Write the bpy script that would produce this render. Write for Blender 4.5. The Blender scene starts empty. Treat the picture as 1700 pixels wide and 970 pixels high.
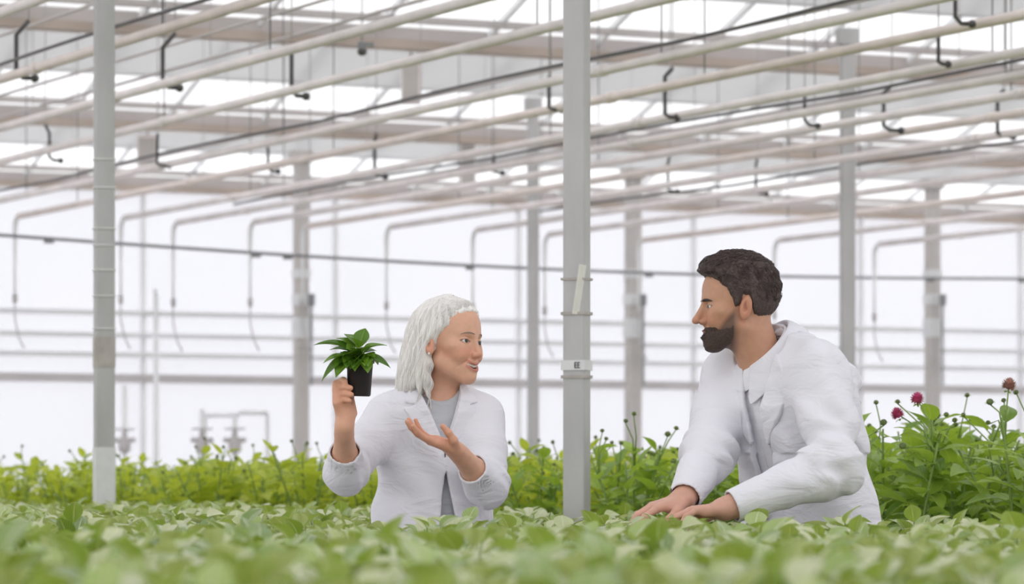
import bpy, math, random
import numpy as np
from mathutils import Vector, Matrix

random.seed(7)
SC = bpy.context.scene
COL = SC.collection

# ---------------------------------------------------------------- camera, world, light, exposure
FPX = 6200.0            # focal length in pixels of the 1700 px wide frame
HOR = 805.0             # pixel row of the horizon
CAMZ = 1.05             # camera height in metres

cam_data = bpy.data.cameras.new('camera')
cam = bpy.data.objects.new('camera', cam_data)
COL.objects.link(cam)
cam.location = (0, 0, CAMZ)
cam.rotation_euler = (math.pi / 2, 0, 0)
cam_data.sensor_width = 36.0
cam_data.lens = FPX / 1700.0 * 36.0
cam_data.shift_y = (HOR - 485.0) / 1700.0
cam_data.clip_end = 300
cam_data.dof.use_dof = True
cam_data.dof.focus_distance = 9.75
cam_data.dof.aperture_fstop = 6.3
SC.camera = cam

world = bpy.data.worlds.new('overcast_sky')
SC.world = world
world.use_nodes = True
wn = world.node_tree.nodes
wl = world.node_tree.links
wn.clear()
w_out = wn.new('ShaderNodeOutputWorld')
w_bg = wn.new('ShaderNodeBackground')
w_tc = wn.new('ShaderNodeTexCoord')
w_sep = wn.new('ShaderNodeSeparateXYZ')
w_ramp = wn.new('ShaderNodeValToRGB')
w_map = wn.new('ShaderNodeMapRange')
w_map.inputs['From Min'].default_value = -1.0
w_map.inputs['From Max'].default_value = 1.0
w_ramp.color_ramp.elements[0].position = 0.0
w_ramp.color_ramp.elements[0].color = (0.86, 0.86, 0.88, 1)
w_ramp.color_ramp.elements[1].position = 0.75
w_ramp.color_ramp.elements[1].color = (1.0, 1.0, 1.0, 1)
wl.new(w_tc.outputs['Generated'], w_sep.inputs[0])
wl.new(w_sep.outputs['Y'], w_map.inputs['Value'])
wl.new(w_map.outputs[0], w_ramp.inputs[0])
wl.new(w_ramp.outputs[0], w_bg.inputs[0])
w_bg.inputs[1].default_value = 1.35
wl.new(w_bg.outputs[0], w_out.inputs[0])

sun_data = bpy.data.lights.new('sun', 'SUN')
sun_data.energy = 1.5
sun_data.angle = math.radians(50)
sun_data.color = (1.0, 0.985, 0.96)
sun = bpy.data.objects.new('sun', sun_data)
COL.objects.link(sun)
sun.rotation_euler = Vector((-0.35, -0.25, -1.0)).to_track_quat('-Z', 'Y').to_euler()

SC.view_settings.view_transform = 'Standard'
SC.view_settings.look = 'None'
SC.view_settings.gamma = 1.0
SC.view_settings.use_curve_mapping = False
SC.view_settings.exposure = 0.28
SC.cycles.max_bounces = 7
SC.cycles.diffuse_bounces = 4
SC.cycles.glossy_bounces = 3
SC.cycles.transmission_bounces = 6
SC.cycles.transparent_max_bounces = 16
SC.cycles.use_denoising = True


def P(px, py, Y):
    """a point in the place: pixel of the photograph at distance Y from the camera"""
    return np.array([(px - 850.0) * Y / FPX, Y, CAMZ + (HOR - py) * Y / FPX])


AX = np.array([-0.4402, 0.8979])      # greenhouse long axis (the pipes run along it)
BX = np.array([0.8979, 0.4402])       # greenhouse cross axis (the beams run along it)


def ST(s, t, z):
    """point from greenhouse coordinates: s along the pipes, t across them"""
    return np.array([AX[0] * s + BX[0] * t, AX[1] * s + BX[1] * t, z])


# ---------------------------------------------------------------- materials
def new_mat(name):
    m = bpy.data.materials.new(name)
    m.use_nodes = True
    nt = m.node_tree
    b = nt.nodes['Principled BSDF']
    return m, nt, b


def mat_simple(name, col, rough=0.5, metal=0.0, var=0.08, scale=12.0, bump=0.0, bump_scale=40.0, spec=0.5, stretch=None):
    m, nt, b = new_mat(name)
    tc = nt.nodes.new('ShaderNodeTexCoord')
    src = tc.outputs['Object']
    if stretch:
        mp = nt.nodes.new('ShaderNodeMapping')
        mp.inputs['Scale'].default_value = stretch
        nt.links.new(src, mp.inputs[0])
        src = mp.outputs[0]
    nz = nt.nodes.new('ShaderNodeTexNoise')
    nz.inputs['Scale'].default_value = scale
    nz.inputs['Detail'].default_value = 4
    nt.links.new(src, nz.inputs['Vector'])
    rp = nt.nodes.new('ShaderNodeValToRGB')
    c = np.array(col)
    rp.color_ramp.elements[0].position = 0.3
    rp.color_ramp.elements[1].position = 0.7
    rp.color_ramp.elements[0].color = (*np.clip(c * (1 - var), 0, 1), 1)
    rp.color_ramp.elements[1].color = (*np.clip(c * (1 + var), 0, 1), 1)
    nt.links.new(nz.outputs[0], rp.inputs[0])
    nt.links.new(rp.outputs[0], b.inputs['Base Color'])
    b.inputs['Roughness'].default_value = rough
    b.inputs['Metallic'].default_value = metal
    b.inputs['Specular IOR Level'].default_value = spec
    if bump:
        n2 = nt.nodes.new('ShaderNodeTexNoise')
        n2.inputs['Scale'].default_value = bump_scale
        n2.inputs['Detail'].default_value = 5
        nt.links.new(src, n2.inputs['Vector'])
        bp = nt.nodes.new('ShaderNodeBump')
        bp.inputs['Strength'].default_value = bump
        bp.inputs['Distance'].default_value = 0.01
        nt.links.new(n2.outputs[0], bp.inputs['Height'])
        nt.links.new(bp.outputs[0], b.inputs['Normal'])
    return m


def mat_glass(name, tint, clear, diffuse_col):
    """sheet glass / frosted sheet: part of the light goes straight through, part is scattered"""
    m = bpy.data.materials.new(name)
    m.use_nodes = True
    nt = m.node_tree
    nt.nodes.clear()
    out = nt.nodes.new('ShaderNodeOutputMaterial')
    tr = nt.nodes.new('ShaderNodeBsdfTransparent')
    tr.inputs[0].default_value = (*tint, 1)
    tl = nt.nodes.new('ShaderNodeBsdfTranslucent')
    tl.inputs[0].default_value = (*diffuse_col, 1)
    df = nt.nodes.new('ShaderNodeBsdfDiffuse')
    df.inputs[0].default_value = (*diffuse_col, 1)
    mx0 = nt.nodes.new('ShaderNodeMixShader')
    mx0.inputs[0].default_value = 0.35
    nt.links.new(tl.outputs[0], mx0.inputs[1])
    nt.links.new(df.outputs[0], mx0.inputs[2])
    mx = nt.nodes.new('ShaderNodeMixShader')
    nz = nt.nodes.new('ShaderNodeTexNoise')
    nz.inputs['Scale'].default_value = 0.8
    tc = nt.nodes.new('ShaderNodeTexCoord')
    nt.links.new(tc.outputs['Object'], nz.inputs['Vector'])
    mr = nt.nodes.new('ShaderNodeMapRange')
    mr.inputs['To Min'].default_value = max(0, 1 - clear - 0.08)
    mr.inputs['To Max'].default_value = min(1, 1 - clear + 0.08)
    nt.links.new(nz.outputs[0], mr.inputs['Value'])
    nt.links.new(mr.outputs[0], mx.inputs[0])
    nt.links.new(tr.outputs[0], mx.inputs[1])
    nt.links.new(mx0.outputs[0], mx.inputs[2])
    nt.links.new(mx.outputs[0], out.inputs[0])
    return m


def mat_leaf(name, c_lo, c_hi, back, rough=0.38, transl=0.3, spec=0.5, gloss=0.0, c_mid=None):
    m, nt, b = new_mat(name)
    out = nt.nodes['Material Output']
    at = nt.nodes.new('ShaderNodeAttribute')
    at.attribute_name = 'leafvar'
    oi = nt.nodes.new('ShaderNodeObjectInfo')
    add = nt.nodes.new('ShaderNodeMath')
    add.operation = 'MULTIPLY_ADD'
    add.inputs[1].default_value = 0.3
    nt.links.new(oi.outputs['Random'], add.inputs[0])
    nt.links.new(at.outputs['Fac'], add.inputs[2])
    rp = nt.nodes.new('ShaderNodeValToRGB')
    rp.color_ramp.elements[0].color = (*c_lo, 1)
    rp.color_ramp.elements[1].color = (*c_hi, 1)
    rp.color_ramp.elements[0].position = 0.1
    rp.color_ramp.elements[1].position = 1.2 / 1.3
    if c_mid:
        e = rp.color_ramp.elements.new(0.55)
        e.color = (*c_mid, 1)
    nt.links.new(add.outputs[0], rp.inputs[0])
    # paler midrib and veins from the leaf's own coordinates
    uv = nt.nodes.new('ShaderNodeUVMap')
    sp = nt.nodes.new('ShaderNodeSeparateXYZ')
    nt.links.new(uv.outputs[0], sp.inputs[0])
    ab = nt.nodes.new('ShaderNodeMath'); ab.operation = 'ABSOLUTE'
    nt.links.new(sp.outputs['X'], ab.inputs[0])
    cmb = nt.nodes.new('ShaderNodeMath'); cmb.operation = 'MULTIPLY_ADD'
    cmb.inputs[1].default_value = -0.55
    nt.links.new(ab.outputs[0], cmb.inputs[0])
    nt.links.new(sp.outputs['Y'], cmb.inputs[2])
    ms = nt.nodes.new('ShaderNodeMath'); ms.operation = 'MULTIPLY'
    ms.inputs[1].default_value = 44.0
    nt.links.new(cmb.outputs[0], ms.inputs[0])
    sn = nt.nodes.new('ShaderNodeMath'); sn.operation = 'SINE'
    nt.links.new(ms.outputs[0], sn.inputs[0])
    gt = nt.nodes.new('ShaderNodeMapRange')
    gt.inputs['From Min'].default_value = 0.86
    gt.inputs['From Max'].default_value = 1.0
    gt.inputs['To Max'].default_value = 0.45
    nt.links.new(sn.outputs[0], gt.inputs['Value'])
    mr = nt.nodes.new('ShaderNodeMapRange')
    mr.inputs['From Min'].default_value = 0.09
    mr.inputs['From Max'].default_value = 0.0
    mr.inputs['To Max'].default_value = 0.8
    nt.links.new(ab.outputs[0], mr.inputs['Value'])
    mxx = nt.nodes.new('ShaderNodeMath'); mxx.operation = 'MAXIMUM'
    nt.links.new(gt.outputs[0], mxx.inputs[0])
    nt.links.new(mr.outputs[0], mxx.inputs[1])
    mc = nt.nodes.new('ShaderNodeMix'); mc.data_type = 'RGBA'
    nt.links.new(mxx.outputs[0], mc.inputs['Factor'])
    nt.links.new(rp.outputs[0], mc.inputs[6])
    mc.inputs[7].default_value = (min(1, c_hi[0] * 1.5 + .05), min(1, c_hi[1] * 1.3 + .05), c_hi[2] * 1.4 + .03, 1)
    nt.links.new(mc.outputs[2], b.inputs['Base Color'])
    b.inputs['Roughness'].default_value = rough
    b.inputs['Specular IOR Level'].default_value = spec
    b.inputs['Coat Weight'].default_value = gloss
    b.inputs['Coat Roughness'].default_value = 0.32
    b.inputs['Sheen Weight'].default_value = 0.55 * gloss
    b.inputs['Sheen Roughness'].default_value = 0.45
    bp = nt.nodes.new('ShaderNodeBump')
    bp.inputs['Strength'].default_value = 0.35
    bp.inputs['Distance'].default_value = 0.004
    bp.invert = True
    nt.links.new(mxx.outputs[0], bp.inputs['Height'])
    nt.links.new(bp.outputs[0], b.inputs['Normal'])
    tl = nt.nodes.new('ShaderNodeBsdfTranslucent')
    tl.inputs[0].default_value = (*back, 1)
    mx = nt.nodes.new('ShaderNodeMixShader')
    mx.inputs[0].default_value = transl
    nt.links.new(b.outputs[0], mx.inputs[1])
    nt.links.new(tl.outputs[0], mx.inputs[2])
    nt.links.new(mx.outputs[0], out.inputs[0])
    return m


def mat_attr(name, rough=0.5, sss=0.0, bump=0.0, bump_scale=300.0, spec=0.4):
    """colour from the mesh's own colour attribute (lips, cheeks, iris ...)"""
    m, nt, b = new_mat(name)
    at = nt.nodes.new('ShaderNodeAttribute')
    at.attribute_name = 'tint'
    tc = nt.nodes.new('ShaderNodeTexCoord')
    nz = nt.nodes.new('ShaderNodeTexNoise')
    nz.inputs['Scale'].default_value = 60
    nz.inputs['Detail'].default_value = 3
    nt.links.new(tc.outputs['Object'], nz.inputs['Vector'])
    hs = nt.nodes.new('ShaderNodeHueSaturation')
    mr = nt.nodes.new('ShaderNodeMapRange')
    mr.inputs['To Min'].default_value = 0.9
    mr.inputs['To Max'].default_value = 1.1
    nt.links.new(nz.outputs[0], mr.inputs['Value'])
    nt.links.new(mr.outputs[0], hs.inputs['Value'])
    nt.links.new(at.outputs['Color'], hs.inputs['Color'])
    nt.links.new(hs.outputs[0], b.inputs['Base Color'])
    b.inputs['Roughness'].default_value = rough
    b.inputs['Specular IOR Level'].default_value = spec
    if sss:
        b.inputs['Subsurface Weight'].default_value = sss
        b.inputs['Subsurface Radius'].default_value = (0.010, 0.004, 0.002)
        b.inputs['Subsurface Scale'].default_value = 0.6
    if bump:
        n2 = nt.nodes.new('ShaderNodeTexNoise')
        n2.inputs['Scale'].default_value = bump_scale
        n2.inputs['Detail'].default_value = 3
        nt.links.new(tc.outputs['Object'], n2.inputs['Vector'])
        bp = nt.nodes.new('ShaderNodeBump')
        bp.inputs['Strength'].default_value = bump
        bp.inputs['Distance'].default_value = 0.002
        nt.links.new(n2.outputs[0], bp.inputs['Height'])
        nt.links.new(bp.outputs[0], b.inputs['Normal'])
    return m


def mat_cloth(name, col, fold=0.5):
    m, nt, b = new_mat(name)
    tc = nt.nodes.new('ShaderNodeTexCoord')
    n1 = nt.nodes.new('ShaderNodeTexNoise')
    n1.inputs['Scale'].default_value = 7
    n1.inputs['Detail'].default_value = 3
    n1.inputs['Distortion'].default_value = 1.2
    mp = nt.nodes.new('ShaderNodeMapping')
    mp.inputs['Rotation'].default_value = (0.4, 0.7, 0.3)
    mp.inputs['Scale'].default_value = (1.0, 1.0, 2.2)
    nt.links.new(tc.outputs['Object'], mp.inputs[0])
    nt.links.new(mp.outputs[0], n1.inputs['Vector'])
    n2 = nt.nodes.new('ShaderNodeTexNoise')
    n2.inputs['Scale'].default_value = 420
    nt.links.new(tc.outputs['Object'], n2.inputs['Vector'])
    ad = nt.nodes.new('ShaderNodeMath'); ad.operation = 'MULTIPLY_ADD'
    ad.inputs[1].default_value = 0.03
    nt.links.new(n2.outputs[0], ad.inputs[0])
    nt.links.new(n1.outputs[0], ad.inputs[2])
    bp = nt.nodes.new('ShaderNodeBump')
    bp.inputs['Strength'].default_value = fold
    bp.inputs['Distance'].default_value = 0.02
    nt.links.new(ad.outputs[0], bp.inputs['Height'])
    nt.links.new(bp.outputs[0], b.inputs['Normal'])
    rp = nt.nodes.new('ShaderNodeValToRGB')
    c = np.array(col)
    rp.color_ramp.elements[0].color = (*np.clip(c * 0.97, 0, 1), 1)
    rp.color_ramp.elements[1].color = (*np.clip(c * 1.02, 0, 1), 1)
    nt.links.new(n2.outputs[0], rp.inputs[0])
    nt.links.new(rp.outputs[0], b.inputs['Base Color'])
    b.inputs['Roughness'].default_value = 0.85
    b.inputs['Specular IOR Level'].default_value = 0.2
    return m


M = {}
M['post'] = mat_simple('galvanised_post', (0.47, 0.465, 0.46), 0.5, 0.25, 0.10, 9, 0.1, 60, stretch=(1, 1, 0.25))
M['post_far'] = mat_simple('painted_far_post', (0.50, 0.47, 0.45), 0.6, 0.0, 0.12, 3)
M['pipe'] = mat_simple('pale_pipe_paint', (0.82, 0.755, 0.745), 0.45, 0.0, 0.10, 5)
M['pipe_tan'] = mat_simple('tan_pipe_paint', (0.78, 0.685, 0.645), 0.5, 0.0, 0.12, 4)
M['pipe_dark'] = mat_simple('dark_grey_tube', (0.10, 0.095, 0.095), 0.5, 0.0, 0.15, 6)
M['hook'] = mat_simple('dark_hook_steel', (0.085, 0.08, 0.08), 0.5, 0.2, 0.15, 20)
M['gutter'] = mat_simple('brown_beam', (0.47, 0.39, 0.335), 0.65, 0.0, 0.18, 1.5)
M['purlin'] = mat_simple('grey_purlin', (0.50, 0.46, 0.45), 0.6, 0.0, 0.1, 2)
M['bar'] = mat_simple('glazing_bar_alloy', (0.80, 0.80, 0.81), 0.5, 0.1, 0.05, 3)
M['rail'] = mat_simple('wall_rail_grey', (0.68, 0.68, 0.685), 0.5, 0.0, 0.06, 3)
M['rail_dark'] = mat_simple('wall_sill_grey', (0.50, 0.475, 0.475), 0.6, 0.0, 0.08, 1.5)
M['wire'] = mat_simple('white_string', (0.80, 0.80, 0.78), 0.6, 0.0, 0.04, 30)
M['cable'] = mat_simple('grey_cable', (0.24, 0.24, 0.25), 0.6, 0.0, 0.1, 8)
M['roof_glass'] = mat_glass('roof_glass', (0.98, 0.99, 1.0), 0.35, (0.96, 0.96, 0.97))
M['wall_glass'] = mat_glass('frosted_wall_sheet', (0.84, 0.84, 0.865), 0.55, (0.80, 0.80, 0.83))
M['shade'] = mat_glass('shade_cloth', (0.82, 0.82, 0.82), 0.30, (0.76, 0.755, 0.755))
M['floor'] = mat_simple('pale_concrete', (0.52, 0.51, 0.49), 0.8, 0.0, 0.12, 2.5, 0.2, 30)
M['bench'] = mat_simple('bench_alloy', (0.55, 0.55, 0.55), 0.45, 0.5, 0.06, 4)
M['soil'] = mat_simple('dark_soil', (0.055, 0.04, 0.028), 0.95, 0.0, 0.4, 60, 0.8, 120)
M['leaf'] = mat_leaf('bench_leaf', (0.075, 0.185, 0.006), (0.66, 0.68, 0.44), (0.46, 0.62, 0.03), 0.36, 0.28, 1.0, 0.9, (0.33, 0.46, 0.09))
M['leaf_tall'] = mat_leaf('tall_plant_leaf', (0.07, 0.19, 0.014), (0.38, 0.54, 0.07), (0.50, 0.70, 0.06), 0.38, 0.36, 0.6, 0.3)
M['leaf_far'] = mat_leaf('far_plant_leaf', (0.22, 0.36, 0.03), (0.58, 0.66, 0.12), (0.72, 0.82, 0.08), 0.5, 0.45, 0.4)
M['leaf_pot'] = mat_leaf('pot_plant_leaf', (0.035, 0.11, 0.010), (0.16, 0.32, 0.02), (0.20, 0.40, 0.03), 0.35, 0.22, 0.5)
M['stem'] = mat_simple('green_stem', (0.22, 0.33, 0.08), 0.6, 0.0, 0.15, 20)
M['bud'] = mat_simple('dark_bud', (0.12, 0.16, 0.05), 0.6, 0.0, 0.25, 60)
M['petal'] = mat_simple('pink_petal', (0.62, 0.10, 0.24), 0.5, 0.0, 0.25, 40)
M['petal_faded'] = mat_simple('faded_petal', (0.50, 0.27, 0.22), 0.6, 0.0, 0.25, 40)
M['skin'] = mat_attr('skin', 0.46, 0.12, 0.15, 350)
M['eye'] = mat_attr('eyeball', 0.1, 0, 0, 10, 0.6)
M['teeth'] = mat_simple('tooth_enamel', (0.86, 0.83, 0.78), 0.25, 0.0, 0.03, 100)
M['hair_white'] = mat_simple('silver_hair', (0.96, 0.91, 0.885), 0.42, 0.0, 0.08, 90, 0.25, 250, 0.5, (1, 1, 0.12))
M['hair_dark'] = mat_simple('dark_brown_hair', (0.075, 0.050, 0.045), 0.5, 0.0, 0.35, 160, 0.5, 300, 0.5)
M['beard'] = mat_simple('dark_beard', (0.070, 0.042, 0.033), 0.6, 0.0, 0.35, 260, 0.6, 500)
M['brow_dark'] = mat_simple('dark_brow', (0.045, 0.03, 0.025), 0.7, 0.0, 0.2, 200)
M['brow_light'] = mat_simple('grey_brow', (0.33, 0.24, 0.19), 0.7, 0.0, 0.2, 200)
M['coat'] = mat_cloth('white_coat_cotton', (0.825, 0.812, 0.875), 0.55)
M['shirt'] = mat_cloth('white_shirt_cotton', (0.86, 0.85, 0.90), 0.35)
M['blouse'] = mat_cloth('pale_grey_blouse', (0.55, 0.56, 0.60), 0.5)
M['trousers'] = mat_cloth('grey_trousers', (0.10, 0.10, 0.12), 0.4)
M['shoe'] = mat_simple('black_shoe', (0.03, 0.03, 0.03), 0.4, 0, 0.1, 20)
M['button'] = mat_simple('white_button', (0.70, 0.70, 0.74), 0.3, 0, 0.03, 50)
M['pot'] = mat_simple('black_pot', (0.028, 0.024, 0.027), 0.45, 0, 0.15, 20, 0.1, 80)
M['paper'] = mat_simple('cream_tag_paper', (0.78, 0.77, 0.70), 0.7, 0, 0.05, 20)
M['clamp'] = mat_simple('white_clamp', (0.74, 0.74, 0.74), 0.5, 0, 0.05, 20)
M['mark'] = mat_simple('dark_print', (0.12, 0.12, 0.13), 0.7, 0, 0.1, 40)
M['rust'] = mat_simple('rust_stain_band', (0.46, 0.42, 0.39), 0.7, 0.0, 0.15, 20)


# ---------------------------------------------------------------- mesh helpers
class MB:
    """collects shapes into ONE mesh"""
    def __init__(self):
        self.v, self.f, self.m, self.n = [], [], [], 0
        self.uv, self.lv = [], []

    def add(self, v, f, mi=0, uv=None, lv=0.5):
        v = np.asarray(v, float)
        self.v.append(v)
        self.f += [tuple(int(i) + self.n for i in q) for q in f]
        self.m += [mi] * len(f)
        self.uv.append(np.zeros((len(v), 2)) if uv is None else np.asarray(uv, float))
        self.lv.append(np.full(len(v), lv))
        self.n += len(v)

    def box(self, c, half, ux=(1, 0, 0), uy=(0, 1, 0), uz=(0, 0, 1), mi=0, bev=0.0):
        c = np.asarray(c, float)
        U = np.array([ux, uy, uz], float)
        h = np.array(half, float)
        b = min(bev, h.min() * 0.45)
        if b <= 0:
            s = np.array([[-1, -1, -1], [1, -1, -1], [1, 1, -1], [-1, 1, -1], [-1, -1, 1], [1, -1, 1], [1, 1, 1], [-1, 1, 1]], float)
            self.add(c + (s * h) @ U, [(0, 3, 2, 1), (4, 5, 6, 7), (0, 1, 5, 4), (1, 2, 6, 5), (2, 3, 7, 6), (3, 0, 4, 7)], mi)
            return
        # chamfered along the long (third) axis, rounded outline
        pts = []
        for sx, sy in ((1, 1), (-1, 1), (-1, -1), (1, -1)):
            a0 = math.atan2(sy, sx) - math.pi / 4
            for k in range(4):
                a = a0 + k * math.pi / 6
                pts.append((sx * (h[0] - b) + b * math.cos(a), sy * (h[1] - b) + b * math.sin(a)))
        n = len(pts)
        v = [(x, y, -h[2]) for x, y in pts] + [(x, y, h[2]) for x, y in pts]
        f = [(i, (i + 1) % n, n + (i + 1) % n, n + i) for i in range(n)]
        f += [tuple(range(n - 1, -1, -1)), tuple(range(n, 2 * n))]
        self.add(c + np.array(v) @ U, f, mi)

    def tube(self, pts, r, n=10, mi=0, caps=True, lv=0.5):
        pts = np.asarray(pts, float)
        k = len(pts)
        r = np.full(k, r, float) if np.isscalar(r) else np.asarray(r, float)
        tan = np.gradient(pts, axis=0) if k > 2 else np.repeat((pts[1] - pts[0])[None], k, 0)
        tan /= np.linalg.norm(tan, axis=1)[:, None] + 1e-12
        up = np.array([0, 0, 1.0]) if abs(tan[0][2]) < 0.9 else np.array([1.0, 0, 0])
        v = []
        x = np.cross(tan[0], up)
        x /= np.linalg.norm(x)
        a = np.arange(n) * 2 * math.pi / n
        for i in range(k):
            x = x - tan[i] * x.dot(tan[i])
            x /= np.linalg.norm(x) + 1e-12
            y = np.cross(tan[i], x)
            v.append(pts[i] + r[i] * (np.cos(a)[:, None] * x + np.sin(a)[:, None] * y))
        v = np.concatenate(v)
        f = [(i * n + j, i * n + (j + 1) % n, (i + 1) * n + (j + 1) % n, (i + 1) * n + j) for i in range(k - 1) for j in range(n)]
        if caps:
            f += [tuple(range(n - 1, -1, -1)), tuple((k - 1) * n + j for j in range(n))]
        self.add(v, f, mi, None, lv)

    def lathe(self, prof, c, axis=(0, 0, 1), n=28, mi=0):
        axis = np.asarray(axis, float)
        axis /= np.linalg.norm(axis)
        up = np.array([0, 1.0, 0]) if abs(axis[1]) < 0.9 else np.array([1.0, 0, 0])
        x = np.cross(up, axis); x /= np.linalg.norm(x)
        y = np.cross(axis, x)
        a = np.arange(n) * 2 * math.pi / n
        v = [np.asarray(c) + z * axis + r * (np.cos(a)[:, None] * x + np.sin(a)[:, None] * y) for r, z in prof]
        k = len(prof)
        f = [(i * n + j, i * n + (j + 1) % n, (i + 1) * n + (j + 1) % n, (i + 1) * n + j) for i in range(k - 1) for j in range(n)]
        f += [tuple(range(n - 1, -1, -1)), tuple((k - 1) * n + j for j in range(n))]
        self.add(np.concatenate(v), f, mi)

    def ball(self, c, r, n=10, mi=0, sc=(1, 1, 1)):
        v, f = [(0, 0, -1)], []
        for i in range(1, n):
            p = -math.pi / 2 + math.pi * i / n
            for j in range(n * 2):
                a = math.pi * j / n
                v.append((math.cos(p) * math.cos(a), math.cos(p) * math.sin(a), math.sin(p)))
        v.append((0, 0, 1))
        m = 2 * n
        for j in range(m):
            f.append((0, 1 + (j + 1) % m, 1 + j))
            f.append((len(v) - 1, 1 + (n - 2) * m + j, 1 + (n - 2) * m + (j + 1) % m))
        for i in range(n - 2):
            for j in range(m):
                f.append((1 + i * m + j, 1 + i * m + (j + 1) % m, 1 + (i + 1) * m + (j + 1) % m, 1 + (i + 1) * m + j))
        self.add(np.asarray(c) + np.array(v) * r * np.array(sc), f, mi)

    def leaf(self, base, d, up, L, W, curl=0.5, cup=0.35, mi=0, lv=0.5, nu=4, nv=6, wave=0.0, tipx=0.9):
        """an ovate leaf blade from base along d, arching over by curl, folded along the midrib by cup"""
        d = np.asarray(d, float); d /= np.linalg.norm(d)
        up = np.asarray(up, float); up = up - d * up.dot(d); up /= np.linalg.norm(up) + 1e-9
        sd = np.cross(d, up)
        v, uv = [], []
        ph = random.random() * 6
        for j in range(nv + 1):
            t = j / nv
            ang = curl * (t - 0.25)
            x = L * t * (1 - 0.12 * curl * curl * t)
            zc = -L * curl * 0.5 * (t * t) + L * 0.10 * curl * t
            w = W * 0.5 * (math.sin(math.pi * min(1, (0.03 + 0.97 * t)) ** 0.78)) ** tipx
            if j == nv:
                w = 0.0006
            for i in range(nu + 1):
                u = i / nu * 2 - 1
                zz = zc + cup * w * abs(u) ** 1.3 - 0.25 * cup * w + wave * W * math.sin(7 * t + ph + u * 2) * abs(u)
                v.append(np.asarray(base) + d * x + sd * (w * u) + up * zz)
                uv.append((u, t))
        f = [(j * (nu + 1) + i, j * (nu + 1) + i + 1, (j + 1) * (nu + 1) + i + 1, (j + 1) * (nu + 1) + i) for j in range(nv) for i in range(nu)]
        self.add(v, f, mi, uv, lv)

    def mesh(self, name, mats, smooth=True):
        me = bpy.data.meshes.new(name)
        V = np.concatenate(self.v)
        me.from_pydata(V.tolist(), [], self.f)
        for m in (mats if isinstance(mats, (list, tuple)) else [mats]):
            me.materials.append(m)
        me.polygons.foreach_set('material_index', self.m)
        me.polygons.foreach_set('use_smooth', [smooth] * len(self.f))
        UV = np.concatenate(self.uv)
        if UV.any():
            ul = me.uv_layers.new(name='UVMap')
            li = np.empty(len(me.loops), np.int32)
            me.loops.foreach_get('vertex_index', li)
            ul.data.foreach_set('uv', UV[li].astype(np.float32).ravel())
            at = me.attributes.new('leafvar', 'FLOAT', 'POINT')
            at.data.foreach_set('value', np.concatenate(self.lv).astype(np.float32))
        me.update()
        return me

    def build(self, name, mats, parent=None, smooth=True, origin=None):
        """link as one object; vertices given in world space when origin is None, the object then sits at the parent's place"""
        me = self.mesh(name, mats, smooth)
        return link(name, me, parent, origin)


def link(name, me, parent=None, origin=None):
    o = bpy.data.objects.new(name, me)
    COL.objects.link(o)
    if origin is not None:
        me.transform(Matrix.Translation(-Vector(origin)))
        o.location = origin
    if parent is not None:
        pl = Vector((0, 0, 0))
        q = parent
        while q is not None:
            pl += q.location
            q = q.parent
        if origin is None:
            me.transform(Matrix.Translation(-pl))
        else:
            o.location = Vector(origin) - pl
        o.parent = parent
    return o


def tag(o, label, cat, group=None):
    o['label'] = label
    o['category'] = cat
    if group:
        o['group'] = group
    return o


def struct(o, label=None):
    o['kind'] = 'structure'
    if label:
        o['label'] = label
    return o


def empty(name, loc):
    o = bpy.data.objects.new(name, None)
    o.empty_display_size = 0.05
    COL.objects.link(o)
    o.location = Vector(loc)
    return o


def kids(o):
    return [c for c in bpy.data.objects if c.parent == o]


def copy_tree(o, children, parent=None):
    c = o.copy()
    COL.objects.link(c)
    if parent is not None:
        c.parent = parent
    for ch in children:
        d = ch.copy()
        COL.objects.link(d)
        d.parent = c
    return c


def auto_flat(o, ang=40):
    me = o.data
    me.polygons.foreach_set('use_smooth', [False] * len(me.polygons))

# ================================================================ THE GREENHOUSE
Z_GUT = CAMZ + 2.9
Z_PIPE = CAMZ + 2.0
S_WALL = 34.4
GUT_S = [-7.4, -1.4, 4.55, 10.5, 16.5, 22.45, 28.4, 34.4]
T0, T1 = -6.0, 38.0
A3 = (AX[0], AX[1], 0.0)
B3 = (BX[0], BX[1], 0.0)

mb = MB()
c = ST(14, 14, -0.05)
mb.box(c, (24, 26, 0.05), A3, B3)
struct(mb.build('floor', M['floor'], None, False), 'pale concrete greenhouse floor')

# ---- back wall: mullions, panes, rails
mull_t = [ -1.5 + 2.05 * k for k in range(-2, 20)]
wall = empty('wall_back', ST(S_WALL, 12, 0))
struct(wall, 'white translucent end wall of the greenhouse')
for k, t in enumerate(mull_t):
    mb = MB()
    mb.box(ST(S_WALL + 0.02, t, Z_GUT / 2), (0.03, 0.018, Z_GUT / 2), A3, B3)
    struct(mb.build('mullion', M['bar'], wall, False))
for k in range(len(mull_t) - 1):
    t = (mull_t[k] + mull_t[k + 1]) / 2
    mb = MB()
    mb.box(ST(S_WALL + 0.06, t, Z_GUT / 2), (0.004, 1.025, Z_GUT / 2), A3, B3)
    w = mb.build('window_%d' % (k + 1), M['wall_glass'], None, False)
    struct(w, 'frosted wall sheet between two mullions')
for k, (h, r, mt) in enumerate(((1.673, 0.024, 'rail'), (1.457, 0.022, 'rail'), (1.265, 0.024, 'rail'), (1.037, 0.042, 'rail_dark'))):
    mb = MB()
    mb.box(ST(S_WALL - 0.04, (mull_t[0] + mull_t[-1]) / 2, CAMZ + h), (0.03, (mull_t[-1] - mull_t[0]) / 2, r), A3, B3)
    struct(mb.build('trim_%d' % (k + 1), M[mt], None, False), 'horizontal rail running across the end wall')

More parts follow.
